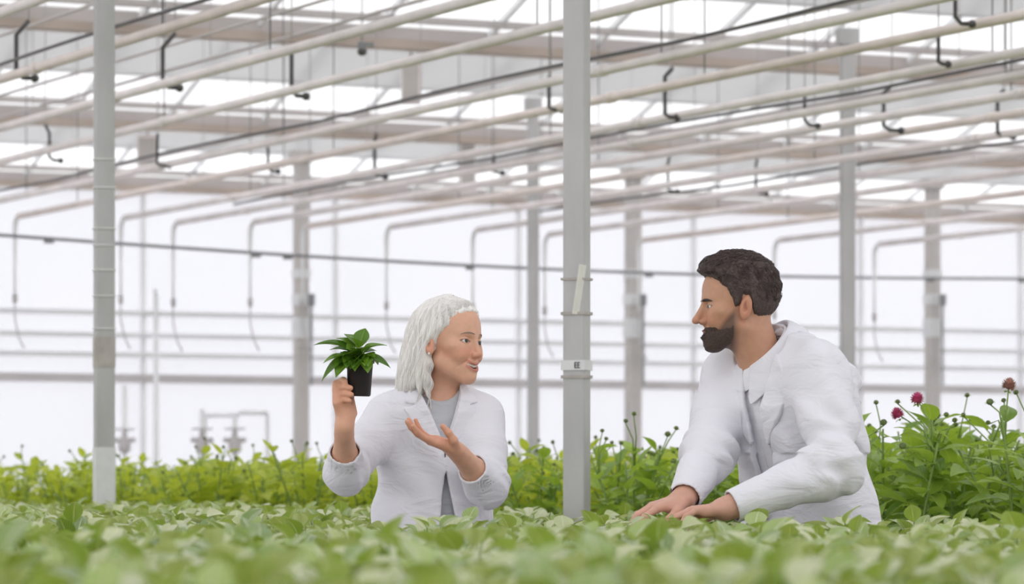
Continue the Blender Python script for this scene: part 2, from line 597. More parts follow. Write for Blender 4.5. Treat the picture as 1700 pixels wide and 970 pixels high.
# ---- roof: gutters along the cross axis, two glazed slopes per bay
RISE = 0.37
for gi, s in enumerate(GUT_S):
    mb = MB()
    mb.box(ST(s, (T0 + T1) / 2, Z_GUT - 0.00), (0.08, (T1 - T0) / 2, 0.027), A3, B3)
    mb.box(ST(s - 0.05, (T0 + T1) / 2, Z_GUT + 0.075), (0.014, (T1 - T0) / 2, 0.045), A3, B3, mi=1)
    mb.box(ST(s + 0.05, (T0 + T1) / 2, Z_GUT + 0.075), (0.014, (T1 - T0) / 2, 0.045), A3, B3, mi=1)
    struct(mb.build('gutter_beam', [M['gutter'], M['purlin']], None, False), 'brown gutter beam crossing the roof')
    if gi == 0:
        continue
    ds = GUT_S[gi] - GUT_S[gi - 1]
    half = ds / 2
    for side in (-1, 1):
        if side == 1 and gi == len(GUT_S):
            continue
        # side -1: the slope falling towards gutter s (its glass faces the camera); side +1: the slope rising from the previous gutter
        base_s = s if side == -1 else GUT_S[gi - 1]
        root = empty('roof_slope', ST(base_s, 12, Z_GUT))
        struct(root, 'glazed greenhouse roof slope')
        up = np.array([AX[0] * side, AX[1] * side, RISE]); up /= np.linalg.norm(up)
        nrm = np.cross(up, np.array(B3)); nrm /= np.linalg.norm(nrm)
        Ls = half * math.sqrt(1 + RISE * RISE)
        tc_, th = (T0 + T1) / 2, (T1 - T0) / 2

        def at(dist, off=0.0):
            return ST(base_s, tc_, Z_GUT + 0.06) + up * dist + np.array([0, 0, off])
        mb = MB(); mb.box(at(Ls / 2, 0.03), (Ls / 2, th, 0.003), up, B3, nrm)
        struct(mb.build('glazing', M['roof_glass'], root, False))
        mb = MB()
        t = T0 + 0.4
        while t < T1:
            p0 = ST(base_s, t, Z_GUT + 0.06)
            mb.box(p0 + up * Ls / 2, (Ls / 2, 0.014, 0.022), up, B3, nrm)
            t += 0.82
        struct(mb.build('glazing_bar_grid', M['bar'], root, False))
        for dist in ((0.30, 2.2) if side == -1 else (1.2,)):
            mb = MB(); mb.box(at(dist, -0.03), (0.03, th, 0.022), A3, B3)
            struct(mb.build('purlin', M['purlin'], root, False))
        if side == -1:
            mb = MB(); mb.box(at((0.92 + Ls) / 2, -0.075), ((Ls - 0.92) / 2, th, 0.003), up, B3, nrm)
            struct(mb.build('shade_cloth', M['shade'], root, False))
            mb = MB(); mb.tube([ST(base_s, T0, Z_GUT) + up * 0.92, ST(base_s, T1, Z_GUT) + up * 0.92], 0.014, 8)
            struct(mb.build('cloth_hem_tube', M['rail'], root))

# ---- posts
def post(x, Y, w, d, label, mat, ztop=Z_GUT - 0.03, rot=0.0):
    root = empty('steel_post', (x, Y, 0))
    ca, sa = math.cos(rot), math.sin(rot)
    mb = MB()
    mb.box((x, Y, ztop / 2), (w / 2, d / 2, ztop / 2), (ca, sa, 0), (-sa, ca, 0), (0, 0, 1), 0, 0.006)
    mb.build('shaft', mat, root, False)
    mb = MB()
    mb.box((x, Y, 0.006), (w * 0.9, d * 0.9, 0.006), (ca, sa, 0), (-sa, ca, 0), (0, 0, 1), 0, 0.004)
    mb.build('base_plate', mat, root, False)
    mb = MB()
    mb.box((x, Y, ztop - 0.05), (w * 0.75, d * 0.75, 0.05), (ca, sa, 0), (-sa, ca, 0), (0, 0, 1), 0, 0.004)
    mb.build('head_bracket', mat, root, False)
    tag(root, label, 'post', 'greenhouse posts')
    return root


def band(root, x, Y, w, d, z, hh, mat, rot=0.0, name='clamp'):
    ca, sa = math.cos(rot), math.sin(rot)
    mb = MB()
    mb.box((x, Y, z), (w / 2 + 0.005, d / 2 + 0.005, hh), (ca, sa, 0), (-sa, ca, 0), (0, 0, 1), 0, 0.004)
    return mb.build(name, mat, root, False)


def zat(py, Y):
    return CAMZ + (HOR - py) * Y / FPX

# the wide post between the two people
YP = 12.0
xp = (957.5 - 850) * YP / FPX
RP = 0.42
p2 = post(xp, YP, 0.0745, 0.058, 'wide grey metal post between the two people, with a paper tag and clamps', M['post'], rot=-RP)
mb = MB()
seam = P(950, 500, YP - 0.045)
for (py, hh, m) in ((521, 0.005, 'rust'), (464, 0.004, 'rust'), (607, 0.016, 'clamp'), (626, 0.005, 'rust')):
    band(p2, xp, YP, 0.0745, 0.058, zat(py, YP), hh, M[m], -RP)
fr = np.array([math.sin(-RP) * -1, -math.cos(-RP), 0.0])   # face that looks at the camera
fx = np.array([math.cos(-RP), math.sin(-RP), 0.0])
fo = np.array([xp, YP, 0.0]) - np.array([-math.sin(-RP), math.cos(-RP), 0]) * (0.029 + 0.007)
mb = MB()
tl = np.array([0.22, 0, 1.0]); tl = fx * 0.16 + np.array([0, 0, 1.0]); tl /= np.linalg.norm(tl)
tx = np.cross(tl, -fr)
mb.box(fo + fx * 0.024 + np.array([0, 0, zat(482, YP)]), (0.012, 0.002, 0.080), tx, fr, tl)
mb.build('paper_tag', M['paper'], p2, False)
for dx, w in ((0.008, 0.0035), (0.0185, 0.0035)):
    mb = MB()
    z = zat(607, YP)
    mb.box(fo + fx * dx + np.array([0, 0, z]), (0.0012, 0.0012, 0.009), fx, fr, (0, 0, 1))
    for k, ww in ((0.0085, w), (0.0, w * 0.8), (-0.0085, w)):
        mb.box(fo + fx * (dx + ww) + np.array([0, 0, z + k]), (ww, 0.0012, 0.0014), fx, fr, (0, 0, 1))
    mb.build('printed_mark', M['mark'], p2, False)

# the post at the left, bound with white strings
YL = 16.0
xl = (173 - 850) * YL / FPX
p1 = post(xl, YL, 0.082, 0.07, 'grey metal post bound with white strings, standing left of the potted plant held up', M['post'], rot=0.30)
for py in (265, 312, 380, 408, 449, 492, 546):
    band(p1, xl, YL, 0.082, 0.07, zat(py, YL), 0.0022, M['wire'], 0.30, 'string_tie')
band(p1, xl, YL, 0.076, 0.064, zat(585, YL), 0.065, M['rust'], 0.30, 'sleeve')
band(p1, xl, YL, 0.077, 0.065, zat(796, YL), 0.137, M['clamp'], 0.30, 'sleeve')  # plain white band round the lower shaft

post((1407 - 850) * 23.5 / FPX, 23.5, 0.088, 0.07, 'slim grey post rising behind the shoulder of the bearded man', M['post'], rot=0.2)
post((885 - 850) * 27.7 / FPX, 27.7, 0.080, 0.07, 'thinnest grey post, between the silver-haired woman and the wide post', M['post'], rot=0.2)
for px, Y, w, lab in ((500, 32.1, 0.145, 'broad far post above the potted plant, with clips and pipework on it'),
                      (1051, 33.9, 0.165, 'broad brownish far post beside the face of the bearded man'),
                      (1548, 35.0, 0.150, 'broad brownish far post behind the pink flowers')):
    x = (px - 850) * Y / FPX
    rot = math.atan2(BX[1], BX[0])
    pr = post(x, Y, w * 0.72, 0.12, lab, M['post_far'], rot=rot)
    for py, hh in ((455, 0.04), (498, 0.05), (545, 0.09)):
        band(pr, x, Y, w * 0.78, 0.13, zat(py, Y), hh, M['rail'], rot, 'clamp_band')
    mb = MB()
    mb.box(P(px + 17, 498, Y - 0.14), (0.03, 0.03, 0.05), bev=0.005)
    mb.tube([P(px + 17, 498, Y - 0.14), P(px + 17, 640, Y - 0.14)], 0.012, 8)
    mb.build('switch_box', M['cable'], pr, False)

# ---- overhead pipes (they run along the long axis) with elbows and drops at the far end
ordinal = ['first', 'second', 'third', 'fourth', 'fifth', 'sixth', 'seventh', 'eighth', 'ninth', 'tenth', 'eleventh', 'twelfth', 'thirteenth', 'fourteenth', 'fifteenth', 'sixteenth']
PIPE_T = [5.02, 5.84, 6.64, 7.33, 8.33, 8.95, 9.71, 10.25, 10.75, 11.3, 11.9, 12.65, 13.4, 14.4, 15.4, 16.4]
HOSE_T = {5.84: 0, 8.33: 0, 10.25: 0, 12.65: 0}
for k, t in enumerate(PIPE_T):
    s_end = 26.7 + random.uniform(-0.35, 0.35)
    mt = M['pipe_tan'] if k % 4 == 1 else M['pipe']
    root = empty('heating_pipe', ST(2.0, t, Z_PIPE))
    mb = MB()
    mb.tube([ST(s, t, Z_PIPE) for s in np.linspace(2.0, s_end, 9)], 0.0235, 12)
    mb.build('pipe_run', mt, root)
    e = ST(s_end, t, Z_PIPE)
    mb = MB()
    pts = [e]
    for a in np.linspace(0, math.pi / 2, 6)[1:]:
        pts.append(e + np.array([AX[0] * 0.09 * math.sin(a), AX[1] * 0.09 * math.sin(a), -0.09 * (1 - math.cos(a))]))
    pts += [pts[-1] - np.array([0, 0, 0.25]), pts[-1] - np.array([0, 0, 0.55])]
    mb.tube(pts, [0.019] * (len(pts) - 2) + [0.011, 0.009], 10)
    mb.build('drop_pipe', M['bar'], root)
    b = pts[-1]
    mb = MB()
    mb.lathe([(0.010, 0), (0.019, 0.01), (0.019, 0.06), (0.010, 0.07)], b, n=12)
    mb.tube([b + np.array([0, 0, 0.01]), b - np.array([0.0, 0, 0.12]), b - np.array([-0.03, 0, 0.26]), b - np.array([-0.07, 0, 0.34])], 0.006, 8)
    mb.build('valve', M['rail_dark'], root)
    for s in np.arange(5.5 + (k % 3) * 0.7, s_end, 4.6):
        mb = MB()
        mb.tube([ST(s, t, Z_PIPE), ST(s, t, Z_GUT + 0.9)], 0.004, 6)
        mb.build('hanger_rod', M['cable'], root)
    for s in np.arange(4.0 + (k % 4) * 1.1, s_end - 1, 6.0):
        mb = MB()
        mb.tube([ST(s - 0.04, t, Z_PIPE), ST(s + 0.04, t, Z_PIPE)], 0.029, 12)
        mb.build('coupling', mt, root)
    tag(root, 'pale overhead pipe, %s from the top where the pipes cross the wide post' % ordinal[k], 'pipe', 'overhead heating pipes')
names_h = {5.84: 'highest', 8.33: 'second highest', 10.25: 'third highest', 12.65: 'lowest'}
for t in HOSE_T:
    mb = MB()
    pts = [ST(s, t - 0.02, Z_PIPE + 0.052 + 0.02 * abs(math.sin(s * 0.7 + t))) for s in np.linspace(2.0, 25.5, 60)]
    mb.tube(pts, 0.009, 8)
    tag(mb.build('feed_hose', M['pipe_dark'], None, True, ST(2.0, t, Z_PIPE)), 'thin dark hose lying along an overhead pipe, %s of the dark hoses' % names_h[t], 'hose', 'dark overhead hoses')

# thin pale conduits parallel to the pipes, a little higher
for k, (t, dz, r) in enumerate(((6.2, 0.35, 0.009), (7.0, 0.30, 0.008), (7.8, 0.42, 0.010), (9.3, 0.30, 0.009), (10.5, 0.36, 0.010), (11.6, 0.30, 0.010), (13.0, 0.30, 0.012))):
    mb = MB()
    mb.tube([ST(2.0, t, Z_PIPE + dz), ST(27.5, t, Z_PIPE + dz)], r, 8)
    for s in np.arange(3.5 + k * 0.4, 27, 3.1):
        s += 0.4 if min(abs(s - g) for g in GUT_S) < 0.25 else 0.0
        mb.tube([ST(s, t, Z_PIPE + dz), ST(s, t, Z_GUT + 0.9)], 0.003, 6)
    tag(mb.build('support_wire', M['purlin'], None, True, ST(2.0, t, Z_PIPE + dz)), 'thin straight rod strung above the pale overhead pipes under the roof', 'rod', 'thin overhead rods')

# dark C-shaped hooks on the pipes
HOOKS = [(48, 34, 27, 118, 58, 130, 'large hook near the top corner, beyond the post bound with strings'),
         (291, 55, 270, 133, 298, 146, 'large hook beside the post bound with strings'),
         (484, 86, 484, 150, 508, 160, 'hook hanging above the far post over the potted plant'),
         (1583, -12, 1586, 28, 1614, 40, 'topmost hook above the tall dahlias'),
         (1336, 146, 1336, 199, 1358, 209, 'hook hanging over the head of the bearded man'),
         (1481, 141, 1467, 209, 1496, 217, 'hook beside the slim post behind the bearded man'),
         (1667, 149, 1656, 221, 1682, 227, 'hook at the picture edge above the tall dahlias'),
         (1117, 113, 1104, 189, 1124, 195, 'hook next to the wide post on the side of the bearded man'),
         (1558, 48, 1558, 103, 1574, 107, 'hook high above the broad far post by the flowers'),
         (912, 126, 911, 178, 932, 183, 'hook against the wide post on the side of the woman'),
         (75, 207, 82, 261, 101, 267, 'small hook beyond the post bound with strings, lowest there'),
         (262, 222, 261, 271, 282, 276, 'small hook beside the pale box under the second beam'),
         (443, 235, 445, 279, 462, 285, 'small hook next to the far post over the potted plant'),
         (1258, 260, 1255, 317, 1273, 322, 'small low hook above the head of the bearded man'),
         (1112, 257, 1109, 314, 1125, 318, 'small low hook beside the far post near the face of the man'),
         (821, 258, 819, 283, 834, 287, 'short hook over the hair of the silver-haired woman'),
         (625, 222, 622, 289, 640, 293, 'small low hook above the potted plant')]
for (xt, yt, xm, ym, xf, yf, lab) in HOOKS:
    Y = 2.0 * FPX / (HOR - yf + 4)
    k = Y / FPX
    top = P(xt, yt, Y)
    a = P(xm, yt + (14 if xt != xm else 4) + (10 if abs(xt - xm) > 15 else 0), Y)
    b = P(xm, ym, Y)
    f = P(xf, yf, Y)
    bend = P(xm + (xf - xm) * 0.35, yf - 1, Y)
    root = empty('pipe_hook', top)
    mb = MB()
    big = 0.0115 if ym - yt > 60 else 0.0095
    mb.tube([top, (top + a) / 2 + (a - top) * 0.1, a, (a + b) / 2, b, bend, f], big, 8)
    mb.build('hook_rod', M['hook'], root)
    mb = MB()
    mb.ball(f, big * 1.9, 7)
    mb.build('hook_foot', M['hook'], root)
    mb = MB()
    mb.tube([top, np.array([top[0], top[1], Z_GUT + 0.9])], 0.0035, 6)
    mb.build('hanger_wire', M['purlin'], root)
    tag(root, 'dark bent steel ' + lab, 'hook', 'dark pipe hooks')

# pale boxes hung under the beams, and one dark bulb-like sensor
for (x0, x1, y0, y1, Y, lab) in ((666, 698, 100, 172, 25.3, 'pale box hanging under the roof beam above the woman'),
                                 (228, 262, 226, 276, 30.5, 'pale box hanging under the second beam beside the string-bound post'),
                                 (764, 790, 236, 320, 31.5, 'pale box hanging above the hair of the silver-haired woman')):
    cpt = P((x0 + x1) / 2, (y0 + y1) / 2, Y)
    root = empty('junction_box', cpt)
    hw, hh = (x1 - x0) / 2 * Y / FPX, (y1 - y0) / 2 * Y / FPX
    mb = MB(); mb.box(cpt, (hw, 0.06, hh), bev=0.01); mb.build('housing', M['pipe'], root, False)
    mb = MB(); mb.box(cpt + np.array([0, -0.064, 0]), (hw * 0.82, 0.006, hh * 0.85), bev=0.004); mb.build('cover', M['post_far'], root, False)
    mb = MB(); mb.tube([cpt + np.array([0, 0, hh]), np.array([cpt[0], cpt[1], Z_GUT + 0.9])], 0.012, 8); mb.build('hanger_rod', M['purlin'], root)
    tag(root, lab, 'box')
Y = 20.5
cpt = P(601, 86, Y)
root = empty('hanging_sensor', cpt)
mb = MB(); mb.ball(cpt, 0.027, 10, 0, (1, 1, 0.85)); mb.build('bulb', M['hook'], root)
mb = MB(); mb.lathe([(0.02, 0.012), (0.024, 0.02), (0.024, 0.05), (0.008, 0.06)], cpt, n=14)
mb.box(cpt + np.array([0.04, 0, 0.04]), (0.025, 0.015, 0.012), bev=0.003); mb.build('cap', M['cable'], root, False)
mb = MB(); mb.tube([cpt + np.array([0, 0, 0.05]), np.array([cpt[0], cpt[1], Z_GUT + 0.9])], 0.004, 6); mb.build('hanger_wire', M['cable'], root)
tag(root, 'small round black sensor hanging under the roof above the potted plant', 'sensor')

# tension cable with clips across the house
mb = MB()
c0, c1 = P(-60, 386, 26.0), P(1800, 463, 33.5)
pts = [c0 + (c1 - c0) * u - np.array([0, 0, 0.10 * math.sin(math.pi * u)]) for u in np.linspace(-0.6, 1.4, 44)]
root = empty('tension_cable', c0)
mb.tube(pts, 0.0125, 8)
mb.build('cable_run', M['cable'], root)
for u in (0.06, 0.215, 0.24, 0.39, 0.55, 0.66, 0.83, 0.93):
    mb = MB()
    p = c0 + (c1 - c0) * u - np.array([0, 0, 0.10 * math.sin(math.pi * u)])
    mb.box(p + np.array([0, 0, -0.012]), (0.035, 0.02, 0.022), bev=0.006)
    mb.build('clip', M['cable'], root, False)
tag(root, 'dark sagging cable with clips stretched across in front of the white wall', 'cable')

# standpipes and a low frame by the wall, seen over the plants at the left
def standpipe(px, ytop, ybot, lab, wheel):
    Y = 31.0 if px < 250 else 30.0
    x = (px - 850) * Y / FPX
    root = empty('standpipe', (x, Y, 0))
    zt = zat(ytop, Y)
    mb = MB(); mb.tube([(x, Y, 0), (x, Y, zt)], 0.022, 12); mb.build('riser', M['bar'], root)
    if wheel:
        mb = MB()
        z = zat(735, Y)
        mb.lathe([(0.02, -0.09), (0.05, -0.07), (0.055, 0.0), (0.03, 0.03), (0.02, 0.09)], (x, Y - 0.02, z), n=14)
        mb.tube([(x - 0.09, Y - 0.02, z + 0.02), (x + 0.09, Y - 0.02, z + 0.02)], 0.02, 8)
        mb.build('valve_body', M['rail_dark'], root)
        mb = MB()
        ring = [(x + 0.075 * math.cos(a), Y - 0.02 + 0.075 * math.sin(a), z + 0.11) for a in np.linspace(0, 2 * math.pi, 15)]
        mb.tube(ring, 0.009, 6); mb.tube([(x - 0.07, Y - 0.02, z + 0.11), (x + 0.07, Y - 0.02, z + 0.11)], 0.007, 6)
        mb.build('handwheel', M['rail_dark'], root)
    else:
        mb = MB(); mb.tube([(x - 0.1, Y, zat(520, Y)), (x + 0.04, Y, zat(520, Y))], 0.018, 8); mb.tube([(x, Y, zt), (x - 0.01, Y, zt + 0.06)], 0.014, 8)
        mb.build('tee', M['rail'], root)
    tag(root, lab, 'standpipe')
standpipe(259, 492, 760, 'tallest pale standpipe with a tee, next to the string-bound post', False)
standpipe(207, 640, 760, 'standpipe with a grey valve touching the string-bound post', True)
standpipe(336, 680, 760, 'standpipe with a grey valve below the low pipe frame, nearer the string-bound post', True)
standpipe(390, 690, 760, 'standpipe with a grey valve below the low pipe frame, nearer the far post', True)
Y = 30.5
root = empty('pipe_stand', P(395, HOR + CAMZ * FPX / Y, Y))
mb = MB()
mb.tube([P(340, 690, Y), P(398, 689, Y)], 0.018, 8); mb.tube([P(398, 685, Y), P(444, 686, Y)], 0.02, 8)
mb.build('top_bar', M['bar'], root)
for px, yt in ((340, 690), (444, 686)):
    mb = MB()
    q = P(px, yt, Y)
    mb.tube([(q[0], q[1], 0), q], 0.018, 8)
    mb.build('upright', M['bar'], root)
tag(root, 'low pale pipe frame standing by the wall over the plants', 'pipe stand')

# ================================================================ BENCHES AND PLANTS
def bench(name, c, hx, hy, ux, uy, zt, label):
    root = empty(name, (c[0], c[1], 0))
    U, V = np.array([*ux, 0.0]), np.array([*uy, 0.0])
    c = np.array([c[0], c[1], 0.0])
    mb = MB(); mb.box(c + np.array([0, 0, zt - 0.03]), (hx, hy, 0.012), U, V); mb.build('table_top', M['bench'], root, False)
    mb = MB()
    for sg in (-1, 1):
        mb.box(c + U * hx * sg + np.array([0, 0, zt - 0.015]), (0.012, hy + 0.012, 0.04), U, V)
        mb.box(c + V * hy * sg + np.array([0, 0, zt - 0.015]), (hx, 0.012, 0.04), U, V)
    mb.build('side_rim', M['bench'], root, False)
    mb = MB(); mb.box(c + np.array([0, 0, zt - 0.009]), (hx - 0.013, hy - 0.013, 0.009), U, V); mb.build('soil_layer', M['soil'], root, False)
    n = max(2, int(hy * 2 / 2.2) + 1)
    for sg in (-1, 1):
        for k in range(n):
            q = c + U * (hx - 0.15) * sg + V * (-hy + 0.2 + (2 * hy - 0.4) * k / (n - 1))
            mb = MB(); mb.box(q + np.array([0, 0, (zt - 0.045) / 2]), (0.025, 0.025, (zt - 0.045) / 2), U, V, (0, 0, 1), 0, 0.004)
            mb.build('leg', M['bench'], root, False)
    tag(root, label, 'bench')
    return root

ZB = 0.82
bench('growing_bench', (0.0, 5.98), 1.75, 3.46, (1, 0), (0, 1), ZB, 'growing bench of low leafy plants that the two people stand behind')
c = ST(14.3, 4.2, 0)
bench('growing_bench', (c[0], c[1]), 1.62, 3.9, tuple(BX), tuple(AX), ZB, 'low growing bench beyond the woman and the string-bound post')
c = ST(14.2, 8.05, 0)
ZD = 0.74
bench('growing_bench', (c[0], c[1]), 1.85, 5.9, tuple(BX), tuple(AX), ZD, 'growing bench of tall flowering plants behind the two people')

rng = random.Random(11)


def rosette(n, hmax, R, Lr, mats, mode=0):
    """low bushy plant, base at the origin"""
    mb = MB()
    mb.tube([(0, 0, 0), (0.004, 0.002, hmax * 0.4), (0.0, 0.004, hmax * 0.75)], [0.005, 0.004, 0.003], 6, 1)
    for i in range(n):
        u = (i + 0.5) / n
        a = i * 2.39996 + rng.uniform(-0.35, 0.35)
        tilt = math.radians(56 - 58 * u + rng.uniform(-24, 18))     # inner leaves stand, outer ones lie
        r0 = R * (0.12 + 0.55 * u) * rng.uniform(0.8, 1.15)
        h0 = hmax * (0.80 - 0.34 * u + rng.uniform(-0.16, 0.16))
        base = np.array([math.cos(a) * r0, math.sin(a) * r0, h0])
        L = rng.uniform(*Lr) * (0.78 + 0.3 * u)
        d = np.array([math.cos(a) * math.cos(tilt), math.sin(a) * math.cos(tilt), math.sin(tilt)])
        st = np.array([0, 0, hmax * 0.30])
        mb.tube([st, (st + base) / 2 + np.array([0, 0, -0.006]), base], [0.0024, 0.002, 0.0018], 5, 1)
        roll = rng.uniform(-0.7, 0.7)
        up = np.array([-math.sin(a) * roll - math.cos(a) * math.sin(tilt), math.cos(a) * roll - math.sin(a) * math.sin(tilt), math.cos(tilt) + 0.1])
        mb.leaf(base, d, up, L, L * rng.uniform(0.66, 0.88), rng.uniform(0.35, 1.35), rng.uniform(0.15, 0.75), 0, rng.random(), 4, 7, 0.03)
    return mb.mesh('young_plant', mats)

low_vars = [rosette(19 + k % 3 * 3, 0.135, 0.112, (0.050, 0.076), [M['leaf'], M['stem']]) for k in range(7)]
near = []
y = 3.05
row = 0
while y < 9.36:
    half = min(1.66, 0.1371 * y + 0.10)
    step = 0.192
    x = -half + (step / 2 if row % 2 else 0) + rng.uniform(-0.02, 0.02)
    while x <= half:
        near.append((x + rng.uniform(-0.025, 0.025), y + rng.uniform(-0.025, 0.025)))
        x += step
    y += 0.178
    row += 1
zone = [(0, 4.9, 'blurred leafy bench plant in the rows at the bottom edge of the photo', 'bench plants nearest the camera'),
        (4.9, 7.6, 'leafy bench plant in the middle rows between the bottom edge and the people', 'bench plants of the middle rows'),
        (7.6, 99, 'sharp leafy bench plant in the last rows right before the two people', 'bench plants before the people')]
near.sort(key=lambda p: p[1])
extra = near[300:]
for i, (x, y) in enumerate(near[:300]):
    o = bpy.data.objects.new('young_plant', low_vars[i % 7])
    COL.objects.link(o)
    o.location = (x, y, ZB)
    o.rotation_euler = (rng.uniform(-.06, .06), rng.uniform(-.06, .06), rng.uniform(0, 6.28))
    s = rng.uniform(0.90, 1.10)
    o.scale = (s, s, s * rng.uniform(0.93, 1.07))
    for z0, z1, lab, g in zone:
        if z0 <= y < z1:
            tag(o, lab, 'plant', g)


def join_copies(name, meshes, places, mats):
    """many copies of plants as one mesh (for what nobody counts)"""
    V, F, MI, UVv, LV, n = [], [], [], [], [], 0
    cache = []
    for me in meshes:
        v = np.empty(len(me.vertices) * 3); me.vertices.foreach_get('co', v)
        lt = np.empty(len(me.polygons), np.int32); me.polygons.foreach_get('loop_total', lt)
        mi = np.empty(len(me.polygons), np.int32); me.polygons.foreach_get('material_index', mi)
        li = np.empty(len(me.loops), np.int32); me.loops.foreach_get('vertex_index', li)
        uv = np.empty(len(me.loops) * 2); me.uv_layers[0].data.foreach_get('uv', uv)
        lv = np.empty(len(me.vertices)); me.attributes['leafvar'].data.foreach_get('value', lv)
        cache.append((v.reshape(-1, 3), lt, mi, li, uv.reshape(-1, 2), lv))
    LT, LI = [], []
    for k, (x, y, z, rz, s) in enumerate(places):
        v, lt, mi, li, uv, lv = cache[k % len(cache)]
        ca, sa = math.cos(rz), math.sin(rz)
        R = np.array([[ca, sa, 0], [-sa, ca, 0], [0, 0, 1]])
        V.append(v @ R * s + np.array([x, y, z])); LT.append(lt); MI.append(mi); LI.append(li + n); UVv.append(uv); LV.append(np.clip(lv + (k * 0.37 % 1 - .5) * .3, 0, 1))
        n += len(v)
    V = np.concatenate(V); LT = np.concatenate(LT); MI = np.concatenate(MI); LI = np.concatenate(LI); UVv = np.concatenate(UVv); LV = np.concatenate(LV)
    me = bpy.data.meshes.new(name)
    me.vertices.add(len(V)); me.vertices.foreach_set('co', V.ravel())
    me.loops.add(len(LI)); me.loops.foreach_set('vertex_index', LI)
    me.polygons.add(len(LT))
    me.polygons.foreach_set('loop_start', np.concatenate([[0], np.cumsum(LT)[:-1]]).astype(np.int32))
    me.polygons.foreach_set('material_index', MI)
    me.polygons.foreach_set('use_smooth', np.ones(len(LT), bool))
    for m in mats:
        me.materials.append(m)
    ul = me.uv_layers.new(name='UVMap'); ul.data.foreach_set('uv', UVv.astype(np.float32).ravel())
    at = me.attributes.new('leafvar', 'FLOAT', 'POINT'); at.data.foreach_set('value', LV.astype(np.float32))
    me.update(calc_edges=True)
    me.validate()
    o = bpy.data.objects.new(name, me)
    COL.objects.link(o)
    o['kind'] = 'stuff'
    return o

places = [(x, y, ZB, rng.uniform(0, 6.28), rng.uniform(0.9, 1.1)) for x, y in extra]
y = 3.05
while y < 9.36:                       # the rest of the near bench, outside the frame
    x = min(1.66, 0.1371 * y + 0.10) + 0.10
    while x < 1.70:
        for sg in (-1, 1):
            places.append((sg * x + rng.uniform(-.02, .02), y + rng.uniform(-.02, .02), ZB, rng.uniform(0, 6.28), rng.uniform(0.9, 1.1)))
        x += 0.192
    y += 0.178
posts_xy = [(xp, YP), (xl, YL)]
s = 10.5
while s < 18.1:
    t = 2.68
    while t < 5.75:
        q = ST(s + rng.uniform(-.03, .03), t + rng.uniform(-.03, .03), 0)
        if all(math.hypot(q[0] - a, q[1] - b) > 0.13 for a, b in posts_xy) and q[0] > -4.6:
            places.append((q[0], q[1], ZB, rng.uniform(0, 6.28), rng.uniform(0.9, 1.12)))
        t += 0.20
    s += 0.20
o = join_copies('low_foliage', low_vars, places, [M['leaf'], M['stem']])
o['label'] = 'low leafy bench plants massed beyond the woman'
o['category'] = 'foliage'


# ---- tall flowering plants
def tall_plant(n_st, H, near_kind, lm, seed):
    r = random.Random(seed)
    fol, stm = MB(), MB()
    tips = []
    for k in range(n_st):
        a = k * 2.4 + r.uniform(-.5, .5)
        lean = r.uniform(0.05, 0.17)
        h = H * r.uniform(0.72, 1.0)
        pts = [np.array([math.cos(a) * (0.02 + lean * u ** 1.4), math.sin(a) * (0.02 + lean * u ** 1.4), h * u]) for u in np.linspace(0, 1, 6)]
        stm.tube(pts, np.linspace(0.006, 0.003, 6), 5)
        tips.append(pts[-1])
        nl = 7 if near_kind else 6
        for j in range(nl):
            u = 0.22 + 0.78 * (j + 0.5) / nl
            b = np.array([np.interp(u, np.linspace(0, 1, 6), [p[i] for p in pts]) for i in range(3)])
            for sgn in (0, math.pi):
                if r.random() < 0.10:
                    continue
                az = a + j * 1.57 + sgn + r.uniform(-.5, .5)
                el = math.radians(r.uniform(-12, 55) * (0.6 + 0.6 * u))
                d = np.array([math.cos(az) * math.cos(el), math.sin(az) * math.cos(el), math.sin(el)])
                L = (0.132 - 0.045 * u) * r.uniform(0.75, 1.2)
                up = np.array([r.uniform(-.4, .4), r.uniform(-.4, .4), 1.0])
                stm.tube([b, b + d * 0.025], [0.002, 0.0016], 5)
                fol.leaf(b + d * 0.02, d, up, L, L * r.uniform(0.48, 0.66), r.uniform(0.3, 1.1), r.uniform(0.1, 0.45), 0, r.random(), 4, 6, 0.025)
    return fol, stm, tips


def bud_mesh(r=0.010):
    mb = MB()
    mb.ball((0, 0, r * 0.8), r, 6, 0, (1, 1, 0.9))
    for k in range(6):
        a = k * math.pi / 3
        mb.leaf((0, 0, 0), (math.cos(a) * .8, math.sin(a) * .8, 0.6), (0, 0, 1), r * 1.9, r * 0.9, 0.8, 0.2, 1, 0.5, 2, 3)
    return mb.mesh('bud', [M['bud'], M['leaf_tall']])


def flower_mesh(r, mat):
    mb = MB()
    mb.ball((0, 0, 0), r * 0.55, 6)
    n = 70
    for i in range(n):
        z = 1 - 1.75 * (i + .5) / n
        a = i * 2.39996
        q = math.sqrt(max(0, 1 - z * z))
        d = np.array([q * math.cos(a), q * math.sin(a), z])
        mb.leaf(d * r * 0.35, d + np.array([0, 0, 0.15]), np.array([-d[2] * math.cos(a), -d[2] * math.sin(a), q + .1]), r * 0.75, r * 0.42, -0.4, 0.5, 0, 0.5, 2, 3)
    for k in range(6):
        a = k * math.pi / 3
        mb.leaf((0, 0, -r * .75), (math.cos(a), math.sin(a), -0.1), (0, 0, 1), r * 0.8, r * .4, 0.6, 0.2, 1, 0.5, 2, 3)
    return mb.mesh('flower_head', [mat, M['leaf_tall']])

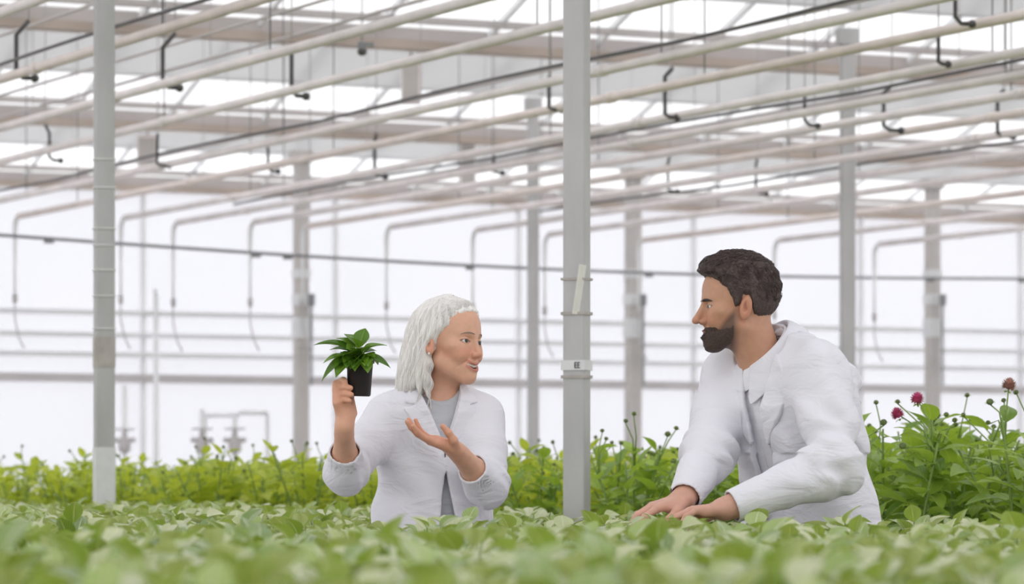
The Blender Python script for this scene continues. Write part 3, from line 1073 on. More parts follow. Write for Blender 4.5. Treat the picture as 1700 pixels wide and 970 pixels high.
buds = [bud_mesh(0.0085), bud_mesh(0.011), bud_mesh(0.0075)]
blooms = {'pink': flower_mesh(0.021, M['petal']), 'faded': flower_mesh(0.023, M['petal_faded'])}
near_v, far_v = [], []
for k in range(5):
    fol, stm, tips = tall_plant(6, 0.47, True, None, 50 + k)
    near_v.append((fol.mesh('foliage', M['leaf_tall']), stm.mesh('stem', M['stem']), tips))
for k in range(6):
    fol, stm, tips = tall_plant(5, 0.44, False, None, 90 + k)
    r = random.Random(k)
    for q in range(1 if k % 2 else 2):
        t = tips[q]
        e = t + np.array([r.uniform(-.04, .04), r.uniform(-.04, .04), r.uniform(0.01, 0.07)])
        fol.tube([t, (t + e) / 2 + np.array([.004, 0, 0]), e], 0.0022, 5, 1)
        fol.ball(e, 0.0080, 5, 2)
    stm_n = stm
    for v, in zip(stm_n.v,):
        pass
    off = fol.n
    fol.v += stm_n.v; fol.uv += stm_n.uv; fol.lv += stm_n.lv
    fol.f += [tuple(i + off for i in q) for q in stm_n.f]; fol.m += [1] * len(stm_n.f); fol.n += stm_n.n
    far_v.append(fol.mesh('tall_plant', [M['leaf_far'], M['stem'], M['bud']]))


def tall_near(x, y, label, group=None, rz=0.0, sc=1.0, heads=(), nb=3, v=0):
    """a tall plant with foliage, stem and its own buds or flower heads (heads: pixel places in the photo)"""
    fm, sm, tips = near_v[v % 5]
    root = empty('tall_plant', (x, y, ZD))
    r = random.Random(int(x * 1000) ^ int(y * 777))
    for nm, me in (('foliage', fm), ('stem', sm)):
        o = bpy.data.objects.new(nm, me)
        COL.objects.link(o)
        o.parent = root
        o.rotation_euler = (0, 0, rz)
        o.scale = (sc, sc, sc)
    ca, sa = math.cos(rz), math.sin(rz)
    tw = [np.array([(t[0] * ca - t[1] * sa) * sc, (t[0] * sa + t[1] * ca) * sc, t[2] * sc]) for t in tips]
    ends = [(np.array(P(px, py, yy)) - np.array([x, y, ZD]), kind) for px, py, yy, kind in heads]
    for q in range(nb):
        t = tw[q % len(tw)]
        ends.append((t + np.array([r.uniform(-.05, .05), r.uniform(-.03, .03), r.uniform(0.015, 0.12)]), 'bud'))
    for e, kind in ends:
        t = min(tw, key=lambda w: np.linalg.norm((w - e)[:2]))
        mb = MB()
        mb.tube([t * 0.85, t * 0.6 + e * 0.4 + np.array([0.006, 0, 0.0]), e], [0.0032, 0.0026, 0.0022], 6)
        so = bpy.data.objects.new('flower_stalk', mb.mesh('flower_stalk', M['stem']))
        COL.objects.link(so); so.parent = root
        me = r.choice(buds) if kind == 'bud' else blooms[kind]
        h = bpy.data.objects.new('bud' if kind == 'bud' else 'flower_head', me)
        COL.objects.link(h); h.parent = so
        h.location = e
        h.rotation_euler = (r.uniform(-.3, .3), r.uniform(-.3, .3), r.uniform(0, 6))
    tag(root, label, 'plant', group)
    return root

# the plants one can tell apart: those with flowers behind the man
tall_near(1.20, 11.30, 'tall plant with two pink flowers next to the elbow of the bearded man', None, 0.4, 1.10,
          [(1490, 688, 11.3, 'pink'), (1523, 663, 11.32, 'pink'), (1490, 670, 11.28, 'bud'), (1468, 706, 11.3, 'bud'), (1500, 745, 11.2, 'bud')], 1, 0)
tall_near(1.52, 11.15, 'tall plant with one faded flower head at the picture edge', None, 1.3, 1.14,
          [(1675, 640, 11.15, 'faded'), (1688, 655, 11.2, 'bud'), (1644, 672, 11.1, 'bud'), (1640, 705, 11.1, 'bud'), (1667, 668, 11.2, 'bud')], 1, 1)
tall_near(1.36, 11.55, 'tall plant with thin budded stems between the pink flowers and the faded flower', None, 2.2, 1.08,
          [(1571, 692, 11.55, 'bud'), (1600, 692, 11.5, 'bud'), (1588, 708, 11.5, 'bud'), (1545, 690, 11.6, 'bud'), (1553, 640 + 60, 11.6, 'bud')], 1, 2)
tall_near(0.41, 12.9, 'tall plant with a dark seed head in front of the brownish far post', None, 0.9, 1.0,
          [(1000, 718, 12.9, 'bud'), (1052, 690, 12.9, 'bud'), (1038, 702, 12.9, 'bud'), (1122, 714, 12.95, 'bud')], 2, 3)
fixed = [(1.20, 11.30), (1.52, 11.15), (1.36, 11.55), (0.41, 12.9)]
spots = []
s = 8.55
row = 0
while s < 19.9:
    t = 6.32 + (0.15 if row % 2 else 0)
    while t < 9.75:
        q = ST(s + rng.uniform(-.05, .05), t + rng.uniform(-.05, .05), 0)
        if abs(q[0] / q[1]) < 0.150 and all(math.hypot(q[0] - a, q[1] - b) > 0.17 for a, b in fixed):
            spots.append((q[0], q[1], t))
        t += 0.30
    s += 0.285
    row += 1
beyond = []
for s_ in np.arange(8.6, 19.9, 0.30):
    for t_ in np.arange(6.35, 9.75, 0.31):
        q = ST(s_, t_, 0)
        if abs(q[0] / q[1]) >= 0.1495:
            beyond.append((q[0], q[1], ZD, rng.uniform(0, 6.28), rng.uniform(0.9, 1.1)))
spots.sort(key=lambda p: p[1])
n_far = 0
for i, (x, y, t) in enumerate(spots[:290]):
    px = 850 + x * FPX / y
    right = px > 1300
    mid = 800 < px <= 1300
    lab, g = ('green tall plant in the bed behind the bearded man, without open flowers', 'tall plants behind the man') if right else \
             ('tall leafy plant in the bed between the woman and the bearded man', 'tall plants between the people') if mid else \
             ('pale green tall plant in the far bed beyond the string-bound post and the woman', 'tall plants of the far bed')
    if y < 14.2:
        tall_near(x, y, lab, g, rng.uniform(0, 6.28), rng.uniform(0.9, 1.04) * (1.10 if px > 1440 else 1.0 if right else 0.95), (), 2 if t < 7 else 1, i)
    else:
        o = bpy.data.objects.new('tall_plant', far_v[i % 6])
        COL.objects.link(o)
        o.location = (x, y, ZD)
        o.rotation_euler = (0, 0, rng.uniform(0, 6.28))
        sc = rng.uniform(0.88, 1.08)
        o.scale = (sc, sc, sc)
        tag(o, lab, 'plant', g)

o = join_copies('tall_foliage', far_v, beyond, [M['leaf_far'], M['stem'], M['bud']])
o['label'] = 'tall leafy plants massed at both ends of the flowering bench'
o['category'] = 'foliage'

# ================================================================ PEOPLE (implicit surfaces turned into meshes)
def axis(segs):
    """piecewise grid axis from (lo, hi, step) runs"""
    out = []
    for lo, hi, st in segs:
        n = max(1, int(round((hi - lo) / st)))
        out.append(np.linspace(lo, hi, n, endpoint=False))
    out.append([segs[-1][1]])
    return np.concatenate(out)


def smin(a, b, k):
    if k <= 0:
        return np.minimum(a, b)
    h = np.clip(0.5 + 0.5 * (b - a) / k, 0, 1)
    return b * (1 - h) + a * h - k * h * (1 - h)


def smax(a, b, k):
    return -smin(-a, -b, k)


class Vol:
    def __init__(self, xs, ys, zs):
        self.x, self.y, self.z = [np.asarray(a, np.float32) for a in (xs, ys, zs)]
        self.F = np.full((len(xs), len(ys), len(zs)), 0.5, np.float32)

    def reg(self, lo, hi):
        sl = []
        for a, l, h in zip((self.x, self.y, self.z), lo, hi):
            i0, i1 = np.searchsorted(a, l), np.searchsorted(a, h, 'right')
            sl.append(slice(max(0, i0), max(0, i1)))
        return tuple(sl)

    def pts(self, sl):
        return self.x[sl[0]][:, None, None], self.y[sl[1]][None, :, None], self.z[sl[2]][None, None, :]

    def put(self, lo, hi, fn, k=0.0, op='add', m=0.02):
        m = m + k
        sl = self.reg(np.asarray(lo) - m, np.asarray(hi) + m)
        if any(s.stop <= s.start for s in sl):
            return
        d = fn(*self.pts(sl))
        if op == 'add':
            self.F[sl] = smin(self.F[sl], d, k)
        elif op == 'sub':
            self.F[sl] = smax(self.F[sl], -d, k)
        elif op == 'and':
            self.F[sl] = smax(self.F[sl], d, k)

    def cap(self, a, b, ra, rb, k=0.0, op='add'):
        a, b = np.asarray(a, float), np.asarray(b, float)
        R = max(ra, rb)
        ba = b - a
        q = ba.dot(ba) + 1e-12

        def fn(x, y, z):
            t = np.clip(((x - a[0]) * ba[0] + (y - a[1]) * ba[1] + (z - a[2]) * ba[2]) / q, 0, 1)
            return np.sqrt((x - a[0] - t * ba[0]) ** 2 + (y - a[1] - t * ba[1]) ** 2 + (z - a[2] - t * ba[2]) ** 2) - (ra + (rb - ra) * t)
        self.put(np.minimum(a, b) - R, np.maximum(a, b) + R, fn, k, op)

    def chain(self, pts, rs, k=0.0):
        for i in range(len(pts) - 1):
            self.cap(pts[i], pts[i + 1], rs[i], rs[i + 1], k)

    def mesh(self):
        return surface_net(self.x, self.y, self.z, self.F)

    def sample(self, p):
        p = np.asarray(p, float)
        idx, fr = [], []
        for c, a in enumerate((self.x, self.y, self.z)):
            i = np.clip(np.searchsorted(a, p[:, c]) - 1, 0, len(a) - 2)
            idx.append(i)
            fr.append(np.clip((p[:, c] - a[i]) / (a[i + 1] - a[i]), 0, 1))
        r = 0
        for cx in (0, 1):
            for cy in (0, 1):
                for cz in (0, 1):
                    w = (fr[0] if cx else 1 - fr[0]) * (fr[1] if cy else 1 - fr[1]) * (fr[2] if cz else 1 - fr[2])
                    r = r + w * self.F[idx[0] + cx, idx[1] + cy, idx[2] + cz]
        return r

    def grad(self, p, e=0.003):
        g = []
        for c in range(3):
            d = np.zeros(3); d[c] = e
            g.append(self.sample(p + d) - self.sample(p - d))
        g = np.stack(g, 1)
        return g / (np.linalg.norm(g, axis=1)[:, None] + 1e-9)


def surface_net(X, Y, Z, F):
    S = F < 0
    nx, ny, nz = F.shape
    cnt = np.zeros((nx - 1, ny - 1, nz - 1), np.uint8)
    for i in (0, 1):
        for j in (0, 1):
            for k in (0, 1):
                cnt += S[i:nx - 1 + i, j:ny - 1 + j, k:nz - 1 + k]
    mixed = (cnt > 0) & (cnt < 8)
    ci = np.argwhere(mixed)
    idx = np.full(mixed.shape, -1, np.int64)
    idx[mixed] = np.arange(len(ci))
    acc = np.zeros((len(ci), 3)); num = np.zeros(len(ci))
    corners = [(i, j, k) for i in (0, 1) for j in (0, 1) for k in (0, 1)]
    for a in corners:
        for ax in range(3):
            if a[ax] == 1:
                continue
            b = list(a); b[ax] = 1
            f0 = F[ci[:, 0] + a[0], ci[:, 1] + a[1], ci[:, 2] + a[2]].astype(float)
            f1 = F[ci[:, 0] + b[0], ci[:, 1] + b[1], ci[:, 2] + b[2]].astype(float)
            m = (f0 < 0) != (f1 < 0)
            t = np.where(m, f0 / np.where(m, f0 - f1, 1), 0)
            p = np.zeros((len(ci), 3)) + np.array(a, float)
            p[:, ax] += t
            acc[m] += p[m]; num[m] += 1
    p = acc / num[:, None]
    V = np.empty_like(p)
    for c, A in enumerate((X, Y, Z)):
        i = ci[:, c]
        V[:, c] = A[i] + (A[i + 1] - A[i]) * p[:, c]
    quads = []
    for ax in range(3):
        s0 = [slice(None)] * 3; s1 = [slice(None)] * 3
        s0[ax] = slice(0, -1); s1[ax] = slice(1, None)
        ch = S[tuple(s0)] != S[tuple(s1)]
        e = np.argwhere(ch)
        o = [c for c in range(3) if c != ax]
        ok = np.ones(len(e), bool)
        for c in o:
            ok &= (e[:, c] >= 1) & (e[:, c] <= F.shape[c] - 2)
        e = e[ok]
        inside0 = S[e[:, 0], e[:, 1], e[:, 2]]
        q = []
        for d0, d1 in ((-1, -1), (0, -1), (0, 0), (-1, 0)):
            c = e.copy()
            c[:, o[0]] += d0; c[:, o[1]] += d1
            q.append(idx[c[:, 0], c[:, 1], c[:, 2]])
        q = np.stack(q, 1)
        flip = inside0 if ax != 1 else ~inside0
        q[~flip] = q[~flip][:, ::-1]
        quads.append(q)
    return V, np.concatenate(quads)


def smooth_verts(V, Q, it=2, f=0.5):
    E = np.concatenate([Q[:, [0, 1]], Q[:, [1, 2]], Q[:, [2, 3]], Q[:, [3, 0]]])
    for _ in range(it):
        acc = np.zeros_like(V); n = np.zeros(len(V))
        for a, b in ((0, 1), (1, 0)):
            for c in range(3):
                acc[:, c] += np.bincount(E[:, a], V[E[:, b], c], len(V))
            n += np.bincount(E[:, a], None, len(V))
        V = V * (1 - f) + f * acc / np.maximum(n, 1)[:, None]
    return V


def net_obj(name, V, Q, mat, parent, tint=None, smooth=1):
    if smooth:
        V = smooth_verts(V, Q, smooth)
    me = bpy.data.meshes.new(name)
    me.vertices.add(len(V))
    loc = Vector((0, 0, 0)); q = parent
    while q is not None:
        loc += q.location; q = q.parent
    me.vertices.foreach_set('co', (V - np.array(loc)).astype(np.float32).ravel())
    me.loops.add(Q.size); me.loops.foreach_set('vertex_index', Q.astype(np.int32).ravel())
    me.polygons.add(len(Q))
    me.polygons.foreach_set('loop_start', (np.arange(len(Q)) * 4).astype(np.int32))
    me.polygons.foreach_set('use_smooth', np.ones(len(Q), bool))
    me.materials.append(mat)
    if tint is not None:
        at = me.attributes.new('tint', 'FLOAT_COLOR', 'POINT')
        at.data.foreach_set('color', np.concatenate([tint, np.ones((len(V), 1))], 1).astype(np.float32).ravel())
    me.update(calc_edges=True)
    me.validate()
    o = bpy.data.objects.new(name, me)
    COL.objects.link(o)
    o.parent = parent
    return o


def unit(v):
    v = np.asarray(v, float)
    return v / np.linalg.norm(v)


# cheap smooth pseudo noise
_rs = np.random.RandomState(5)
_W = [(unit(_rs.normal(size=3)), _rs.uniform(0, 6.28), 2 ** _rs.uniform(0, 1.6)) for _ in range(10)]


def wobble(x, y, z, f):
    r = 0
    for d, ph, m in _W:
        r = r + np.sin((x * d[0] + y * d[1] + z * d[2]) * f * m + ph) / m
    return r / 3.2


# ------------------------------------------------ the head
class Head:
    """head frame: u to the person's own left, v forward, w up; origin between the ears"""
    def __init__(self, o, yaw, pitch, roll, s):
        self.o = np.asarray(o, float); self.s = s
        fwd = np.array([math.sin(yaw), -math.cos(yaw), 0.0])
        lef = np.array([math.cos(yaw), math.sin(yaw), 0.0])
        up = np.array([0, 0, 1.0])
        cp, sp = math.cos(pitch), math.sin(pitch)
        fwd, up = fwd * cp - up * sp, up * cp + fwd * sp      # positive pitch looks down
        cr, sr = math.cos(roll), math.sin(roll)
        lef, up = lef * cr + up * sr, up * cr - lef * sr
        self.R = np.stack([lef, fwd, up])

    def loc(self, x, y, z):
        d = (x - self.o[0], y - self.o[1], z - self.o[2])
        return [(d[0] * r[0] + d[1] * r[1] + d[2] * r[2]) / self.s for r in self.R]

    def W(self, u, v, w):
        return self.o + self.s * (np.array([u, v, w]) @ self.R)


def ell(u, v, w, c, r):
    a, b, e = (u - c[0]), (v - c[1]), (w - c[2])
    k0 = np.sqrt((a / r[0]) ** 2 + (b / r[1]) ** 2 + (e / r[2]) ** 2)
    k1 = np.sqrt((a / r[0] ** 2) ** 2 + (b / r[1] ** 2) ** 2 + (e / r[2] ** 2) ** 2) + 1e-9
    return k0 * (k0 - 1) / k1


def seg(u, v, w, a, b, ra, rb):
    a, b = np.asarray(a, float), np.asarray(b, float)
    ba = b - a; q = ba.dot(ba)
    t = np.clip(((u - a[0]) * ba[0] + (v - a[1]) * ba[1] + (w - a[2]) * ba[2]) / q, 0, 1)
    return np.sqrt((u - a[0] - t * ba[0]) ** 2 + (v - a[1] - t * ba[1]) ** 2 + (w - a[2] - t * ba[2]) ** 2) - (ra + (rb - ra) * t)


MZ = -0.0665      # height of the mouth line in the head frame


def head_sdf(u, v, w, q, detail=True):
    jw = q.get('jaw', 1.0)
    au = np.sqrt(u * u + 1e-8)          # mirrored halves
    d = ell(u, v, w, (0, -0.012, 0.042), (0.076, 0.098, 0.088))
    d = smin(d, ell(u, v, w, (0, 0.040, 0.040), (0.056, 0.049, 0.060)), 0.03)
    d = smin(d, ell(u, v, w, (0, 0.034, -0.030), (0.054 * jw, 0.050, 0.072)), 0.03)
    d = smin(d, seg(au, v, w, (0.047 * jw, 0.004, -0.050), (0.015 * jw, 0.064, -0.092), 0.019, 0.016), 0.022)
    d = smin(d, ell(u, v, w, (0, 0.070, -0.094), (0.022 * jw, 0.021, 0.019)), 0.018)
    d = smin(d, ell(au, v, w, (0.043, 0.056, -0.012), (0.024, 0.024, 0.018)), 0.02)            # cheekbones
    ck = q.get('cheek', 1.0)
    d = smin(d, ell(au, v, w, (0.034, 0.0685, -0.034), (0.019 * ck, 0.018 * ck, 0.018 * ck)), 0.016)            # smiling cheeks
    d = smin(d, seg(au, v, w, (0.043, 0.066, 0.0245), (0.010, 0.083, 0.0235), 0.010, 0.010), 0.012)   # brow ridge
    # eye sockets
    d = smax(d, -ell(au, v, w, (0.032, 0.098, 0.006), (0.020, 0.021, 0.0125)), 0.010)
    ec = (0.0325, 0.0725, 0.004)
    sl = q.get('slit', 0.0042)
    lid = ell(au, v, w, ec, (0.0155, 0.0148, 0.0142))
    open_ = ell(au, v, w, (0.0330, 0.0885, 0.0030), (0.0150, 0.0160, sl))
    lid = smax(lid, -open_, 0.0012)
    d = smin(d, lid, 0.004)
    d = smax(d, -open_, 0.0012)
    # crease above the upper lid
    d = d + 0.0014 * np.exp(-(((w - 0.0135 + 14 * (au - 0.032) ** 2) / 0.0016) ** 2)) * np.exp(-(((au - 0.032) / 0.013) ** 2)) * (v > 0.05)
    # nose
    nl = q.get('nose', 1.0); nw = q.get('nosew', 1.0)
    d = smin(d, seg(u, v, w, (0, 0.0835, 0.020), (0, 0.082 + 0.026 * nl, -0.027), 0.0072 * nw, 0.0088 * nw), 0.010)
    d = smin(d, seg(u, v, w, (0, 0.078, 0.004), (0, 0.086, -0.034), 0.008, 0.0125 * nw), 0.008)
    d = smin(d, ell(u, v, w, (0, 0.086 + 0.025 * nl, -0.031), (0.0098 * nw, 0.0105, 0.0090)), 0.006)
    d = smin(d, ell(au, v, w, (0.0115 * nw, 0.0945, -0.0345), (0.0062 * nw, 0.0110, 0.0078)), 0.005)
    d = smax(d, -ell(au, v, w, (0.0058 * nw, 0.1010, -0.0440), (0.0030, 0.0050, 0.0030)), 0.002)
    # mouth
    sm = q.get('smile', 0.006)
    mo = q.get('open', 0.0)
    mw = 0.024 + sm * 0.5
    curve = sm * (au / mw) ** 2
    d = smin(d, ell(u, v, w, (0, 0.066, MZ), (0.033, 0.0255, 0.024)), 0.016)
    lv = v + au * au * 10
    lipu = np.sqrt((au / mw) ** 4 + ((lv - 0.0900) / 0.0070) ** 2 + ((w - MZ - 0.0052 - mo * .5 - curve) / 0.0048) ** 2) - 1
    lipl = np.sqrt((au / (mw * .86)) ** 4 + ((lv - 0.0890) / 0.0080) ** 2 + ((w - MZ + 0.0058 + mo * .6 - curve) / 0.0058) ** 2) - 1
    d = smin(d, lipu * 0.005, 0.004)
    d = smin(d, lipl * 0.005, 0.004)
    gap = np.sqrt((au / (mw * 0.95)) ** 2 + ((v - 0.094) / 0.018) ** 2 + ((w - MZ - curve) / (0.0014 + mo)) ** 2) - 1
    d = smax(d, -gap * (0.0014 + mo), 0.0015)
    # smile folds from the nose wing round the mouth corner, crow's feet
    fu = 0.019 + np.clip(-0.034 - w, 0, 0.04) * 0.62
    d = d + q.get('fold', 0.0014) * np.exp(-(((au - fu) / 0.0030) ** 2)) * np.exp(-(((w + 0.054) / 0.017) ** 2)) * (v > 0.03)
    # ears
    e = ell(au, v, w, (0.0785, -0.010 - 0.18 * w, -0.006), (0.0090, 0.0165, 0.0315))
    e = smax(e, -ell(au, v, w, (0.0900, -0.0085 - 0.18 * w, -0.003), (0.0095, 0.0092, 0.0195)), 0.003)
    e = smin(e, ell(au, v, w, (0.0800, -0.0125 - 0.18 * w, 0.004), (0.0055, 0.0035, 0.014)), 0.003)
    d = smin(d, e, 0.006)
    return d


def surf_v(u, w, q, off=0.0):
    """how far forward the face surface lies at (u, w)"""
    vs = np.linspace(0.13, 0.03, 401)
    dd = head_sdf(np.full(401, float(u)), vs, np.full(401, float(w)), q)
    k = np.argmax(dd < off)
    return vs[k]


def skin_tint(hd, V, base, lip, q):
    u, v, w = hd.loc(V[:, 0], V[:, 1], V[:, 2])
    au = np.abs(u)
    c = np.repeat(np.array(base)[None], len(V), 0)

    def mixc(mask, col):
        c[:] = c * (1 - mask[:, None]) + np.array(col) * mask[:, None]
    red = np.array(base) * np.array([1.0, 0.70, 0.66])
    g = lambda a, s: np.exp(-(a / s) ** 2)
    mixc(0.65 * g(au - 0.040, 0.018) * g(w + 0.028, 0.016) * (v > 0.02), red)
    mixc(0.5 * g(au, 0.014) * g(w + 0.03, 0.014) * (v > 0.085), red)
    mixc(0.6 * (au > 0.066) * g(w + 0.01, 0.035) * g(v + 0.01, 0.03), red)
    mixc(0.55 * (au < 0.0835) * (au > 0.074) * g(w + 0.003, 0.016) * g(v + 0.009, 0.008), red * np.array([.45, .4, .4]))  # ear hollow darkened, its shade put into the skin colour
    sm = q.get('smile', 0.006); mw = 0.024 + sm * .5; mo = q.get('open', 0)
    cu = sm * (au / mw) ** 2
    lm = np.clip((1.02 - au / mw) * 8, 0, 1) * (v > 0.066)
    m1 = np.clip(1.25 - np.abs((w - MZ - 0.0048 - mo * .6 - cu) / 0.0040), 0, 1) * lm
    m2 = np.clip(1.25 - np.abs((w - MZ + 0.0056 + mo * .7 - cu) / 0.0052), 0, 1) * lm
    mixc(np.maximum(m1, m2) * 0.8, lip)
    ins = (lm > 0.2) & (np.abs(w - MZ - cu) < 0.0012 + mo * 0.95) & (v + au * au * 10 < 0.0872)
    mixc(ins * 0.9, (0.14, 0.035, 0.03))
    # shade painted into the smile fold and upper-lid crease, plus dark lash lines
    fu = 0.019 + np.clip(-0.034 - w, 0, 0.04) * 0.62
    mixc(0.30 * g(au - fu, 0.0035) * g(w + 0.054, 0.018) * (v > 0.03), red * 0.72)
    sl = q.get('slit', 0.0042)
    el = ((au - 0.0330) / 0.0152) ** 2 + ((w - 0.0030) / (sl + 0.0012)) ** 2
    mixc(np.clip(1.5 - np.abs(el - 1.1) * 2.6, 0, 1) * (v > 0.060) * np.where(w > 0.0028, 0.9, 0.45), (0.07, 0.045, 0.04))
    mixc(0.35 * g(w - 0.0145 + 14 * (au - 0.032) ** 2, 0.0022) * g(au - 0.033, 0.014) * (v > 0.05), red * 0.6)
    return c


def eye_objs(hd, parent, iris, gaze=(0, 1, 0.0)):
    for sg in (-1, 1):
        c = hd.W(sg * 0.0325, 0.0725, 0.004)
        mb = MB(); mb.ball((0, 0, 0), 0.0134 * hd.s, 20)
        me = mb.mesh('eye', M['eye'])
        n = len(me.vertices)
        co = np.empty(n * 3); me.vertices.foreach_get('co', co); co = unit_rows(co.reshape(-1, 3))
        gz = unit(np.array([gaze[0], gaze[1], gaze[2]]) @ hd.R)
        a = np.degrees(np.arccos(np.clip(co @ gz, -1, 1)))
        col = np.where(a[:, None] < 14, np.array([[0.01, 0.01, 0.01]]), np.where(a[:, None] < 32, np.array([iris]), np.array([[0.74, 0.70, 0.68]])))
        at = me.attributes.new('tint', 'FLOAT_COLOR', 'POINT')
        at.data.foreach_set('color', np.concatenate([col, np.ones((n, 1))], 1).astype(np.float32).ravel())
        o = bpy.data.objects.new('eye', me)
        COL.objects.link(o); o.parent = parent
        o.location = Vector(c) - parent.location


def unit_rows(a):
    return a / (np.linalg.norm(a, axis=1)[:, None] + 1e-12)


def brow_objs(hd, parent, mat, th, q, arch=0.004, w0=0.021):
    for sg in (-1, 1):
        mb = MB()
        pts = []
        for t in np.linspace(0, 1, 10):
            u = 0.011 + 0.040 * t
            w = w0 + arch * math.sin(math.pi * (0.10 + 0.75 * t)) - 0.004 * t * t
            pts.append(hd.W(sg * u, surf_v(u, w, q) + 0.0004, w))
        mb.tube(pts, np.array([0.5, 0.9, 1.1, 1.15, 1.15, 1.1, 1.0, 0.85, 0.6, 0.25]) * th, 8)
        mb.build('eyebrow', mat, parent)


def hair_strands(vol, starts, flow, steps, ds, lift, r, n_side=4, jitter=0.0, seed=3, taper=True):
    """strands that follow the surface of vol: flow(p, k) gives the wished direction, kept tangent to the surface at height lift"""
    rs = np.random.RandomState(seed)
    p = np.array(starts, float)
    N = len(p)
    lv = np.array(lift) if np.ndim(lift) else np.full(N, lift)
    path = [p.copy()]
    for k in range(steps):
        g = vol.grad(p)
        f = flow(p, k)
        f = f - g * np.sum(f * g, 1)[:, None]
        f = unit_rows(f)
        p = p + f * ds
        dd = vol.sample(p) - lv
        p = p - vol.grad(p) * np.clip(dd, -0.006, 0.006)[:, None]
        path.append(p.copy())
    path = np.stack(path, 1)
    return path


def strands_obj(name, path, r, mat, parent, n=4):
    mb = MB()
    K = path.shape[1]
    rad = r * np.concatenate([np.linspace(0.5, 1, K // 2), np.linspace(1, 0.25, K - K // 2)])
    for s in path:
        mb.tube(s, rad, n)
    return mb.build(name, mat, parent)


# ------------------------------------------------ the hand
def hand(vol, wrist, d, nrm, thumb_side, curl, spread=1.0, thumb=None, sc=1.0, wr=0.026, arm=None):
    """wrist point, d towards the knuckles, nrm out of the palm, thumb_side = direction of the thumb edge; curl: per-finger (j1, j2, j3) degrees"""
    d = unit(d); nrm = np.asarray(nrm, float); nrm = unit(nrm - d * nrm.dot(d))
    sd = np.cross(d, nrm)
    if sd.dot(np.asarray(thumb_side, float)) < 0:
        sd = -sd
    wrist = np.asarray(wrist, float)
    off = [0.029, 0.010, -0.010, -0.028]
    klen = [0.083, 0.086, 0.081, 0.073]
    flen = [(0.040, 0.024, 0.020), (0.044, 0.028, 0.021), (0.041, 0.026, 0.021), (0.032, 0.019, 0.018)]
    fr = [0.0087, 0.0090, 0.0086, 0.0075]
    kn = []
    for i in range(4):
        k = wrist + (d * klen[i] + sd * off[i] - nrm * (0.004 if i in (1, 2) else 0.0)) * sc
        vol.cap(wrist + sd * off[i] * 0.55 * sc, k, 0.0135 * sc, 0.0105 * sc, 0.012 * sc)
        kn.append(k)
    vol.cap(wrist + sd * 0.016 * sc + d * 0.02 * sc + nrm * 0.004, wrist + sd * 0.024 * sc + d * 0.052 * sc + nrm * 0.008 * sc, 0.015 * sc, 0.012 * sc, 0.012 * sc)
    vol.cap(wrist - sd * 0.018 * sc + d * 0.02 * sc + nrm * 0.004, wrist - sd * 0.026 * sc + d * 0.055 * sc + nrm * 0.005 * sc, 0.013 * sc, 0.010 * sc, 0.012 * sc)
    for i in range(4):
        ang = 0.0
        p = kn[i]
        sp = (0.09, 0.02, -0.05, -0.13)[i] * spread
        dd = unit(d + sd * sp)
        for j in range(3):
            ang += math.radians(curl[i][j])
            q = p + (dd * math.cos(ang) + nrm * math.sin(ang)) * flen[i][j] * sc
            vol.cap(p, q, fr[i] * sc * (1.05, 0.98, 0.92)[j], fr[i] * sc * (0.97, 0.92, 0.76)[j], 0.0035 * sc)
            p = q
    # thumb: leaves the side of the palm near its base
    if thumb is None:
        thumb = [(0.030, 0.020, 0.010), (0.050, 0.045, 0.016), (0.046, 0.076, 0.016), (0.040, 0.100, 0.014)]
    tp = [wrist + (sd * a + d * b + nrm * c) * sc for a, b, c in thumb]
    for (a, b), (ra, rb) in zip(zip(tp[:-1], tp[1:]), ((0.0145, 0.0115), (0.0112, 0.0098), (0.0098, 0.0076))):
        vol.cap(a, b, ra * sc, rb * sc, 0.006 * sc)
    vol.cap(wrist - (d if arm is None else arm) * 0.03, wrist + d * 0.012, wr, wr * 0.92, 0.012)
    return kn, sd


def loft(vol, zs, cs, hw, hd, yaw, k=0.0, op='add', power=2.3, extra=None):
    """stack of rounded-ellipse sections; yaw turns their wide axis"""
    zs = np.asarray(zs, float); cs = np.asarray(cs, float); hw = np.asarray(hw, float); hd = np.asarray(hd, float)
    o = np.argsort(zs); zs, cs, hw, hd = zs[o], cs[o], hw[o], hd[o]
    yaw = np.full(len(zs), yaw) if np.isscalar(yaw) else np.asarray(yaw)[o]
    R = max(hw.max(), hd.max())

    def fn(x, y, z):
        zz = np.broadcast_to(z, (1, 1, z.shape[2]))
        cx, cy = np.interp(zz, zs, cs[:, 0]), np.interp(zz, zs, cs[:, 1])
        a, b = np.interp(zz, zs, hw), np.interp(zz, zs, hd)
        yw = np.interp(zz, zs, yaw)
        ca, sa = np.cos(yw), np.sin(yw)
        u = (x - cx) * ca + (y - cy) * sa
        v = (x - cx) * sa - (y - cy) * ca
        r = (np.abs(u / a) ** power + np.abs(v / b) ** power + 1e-9) ** (1 / power)
        d = (r - 1) * np.minimum(a, b) * 0.92
        cap = np.maximum(zs[0] - z, z - zs[-1])
        d = smax(d, cap + 0 * d, 0.02)
        if extra is not None:
            d = d + extra(u, v, z)
        return d
    lo = np.array([cs[:, 0].min() - R, cs[:, 1].min() - R, zs[0]])
    hi = np.array([cs[:, 0].max() + R, cs[:, 1].max() + R, zs[-1]])
    vol.put(lo, hi, fn, k, op)


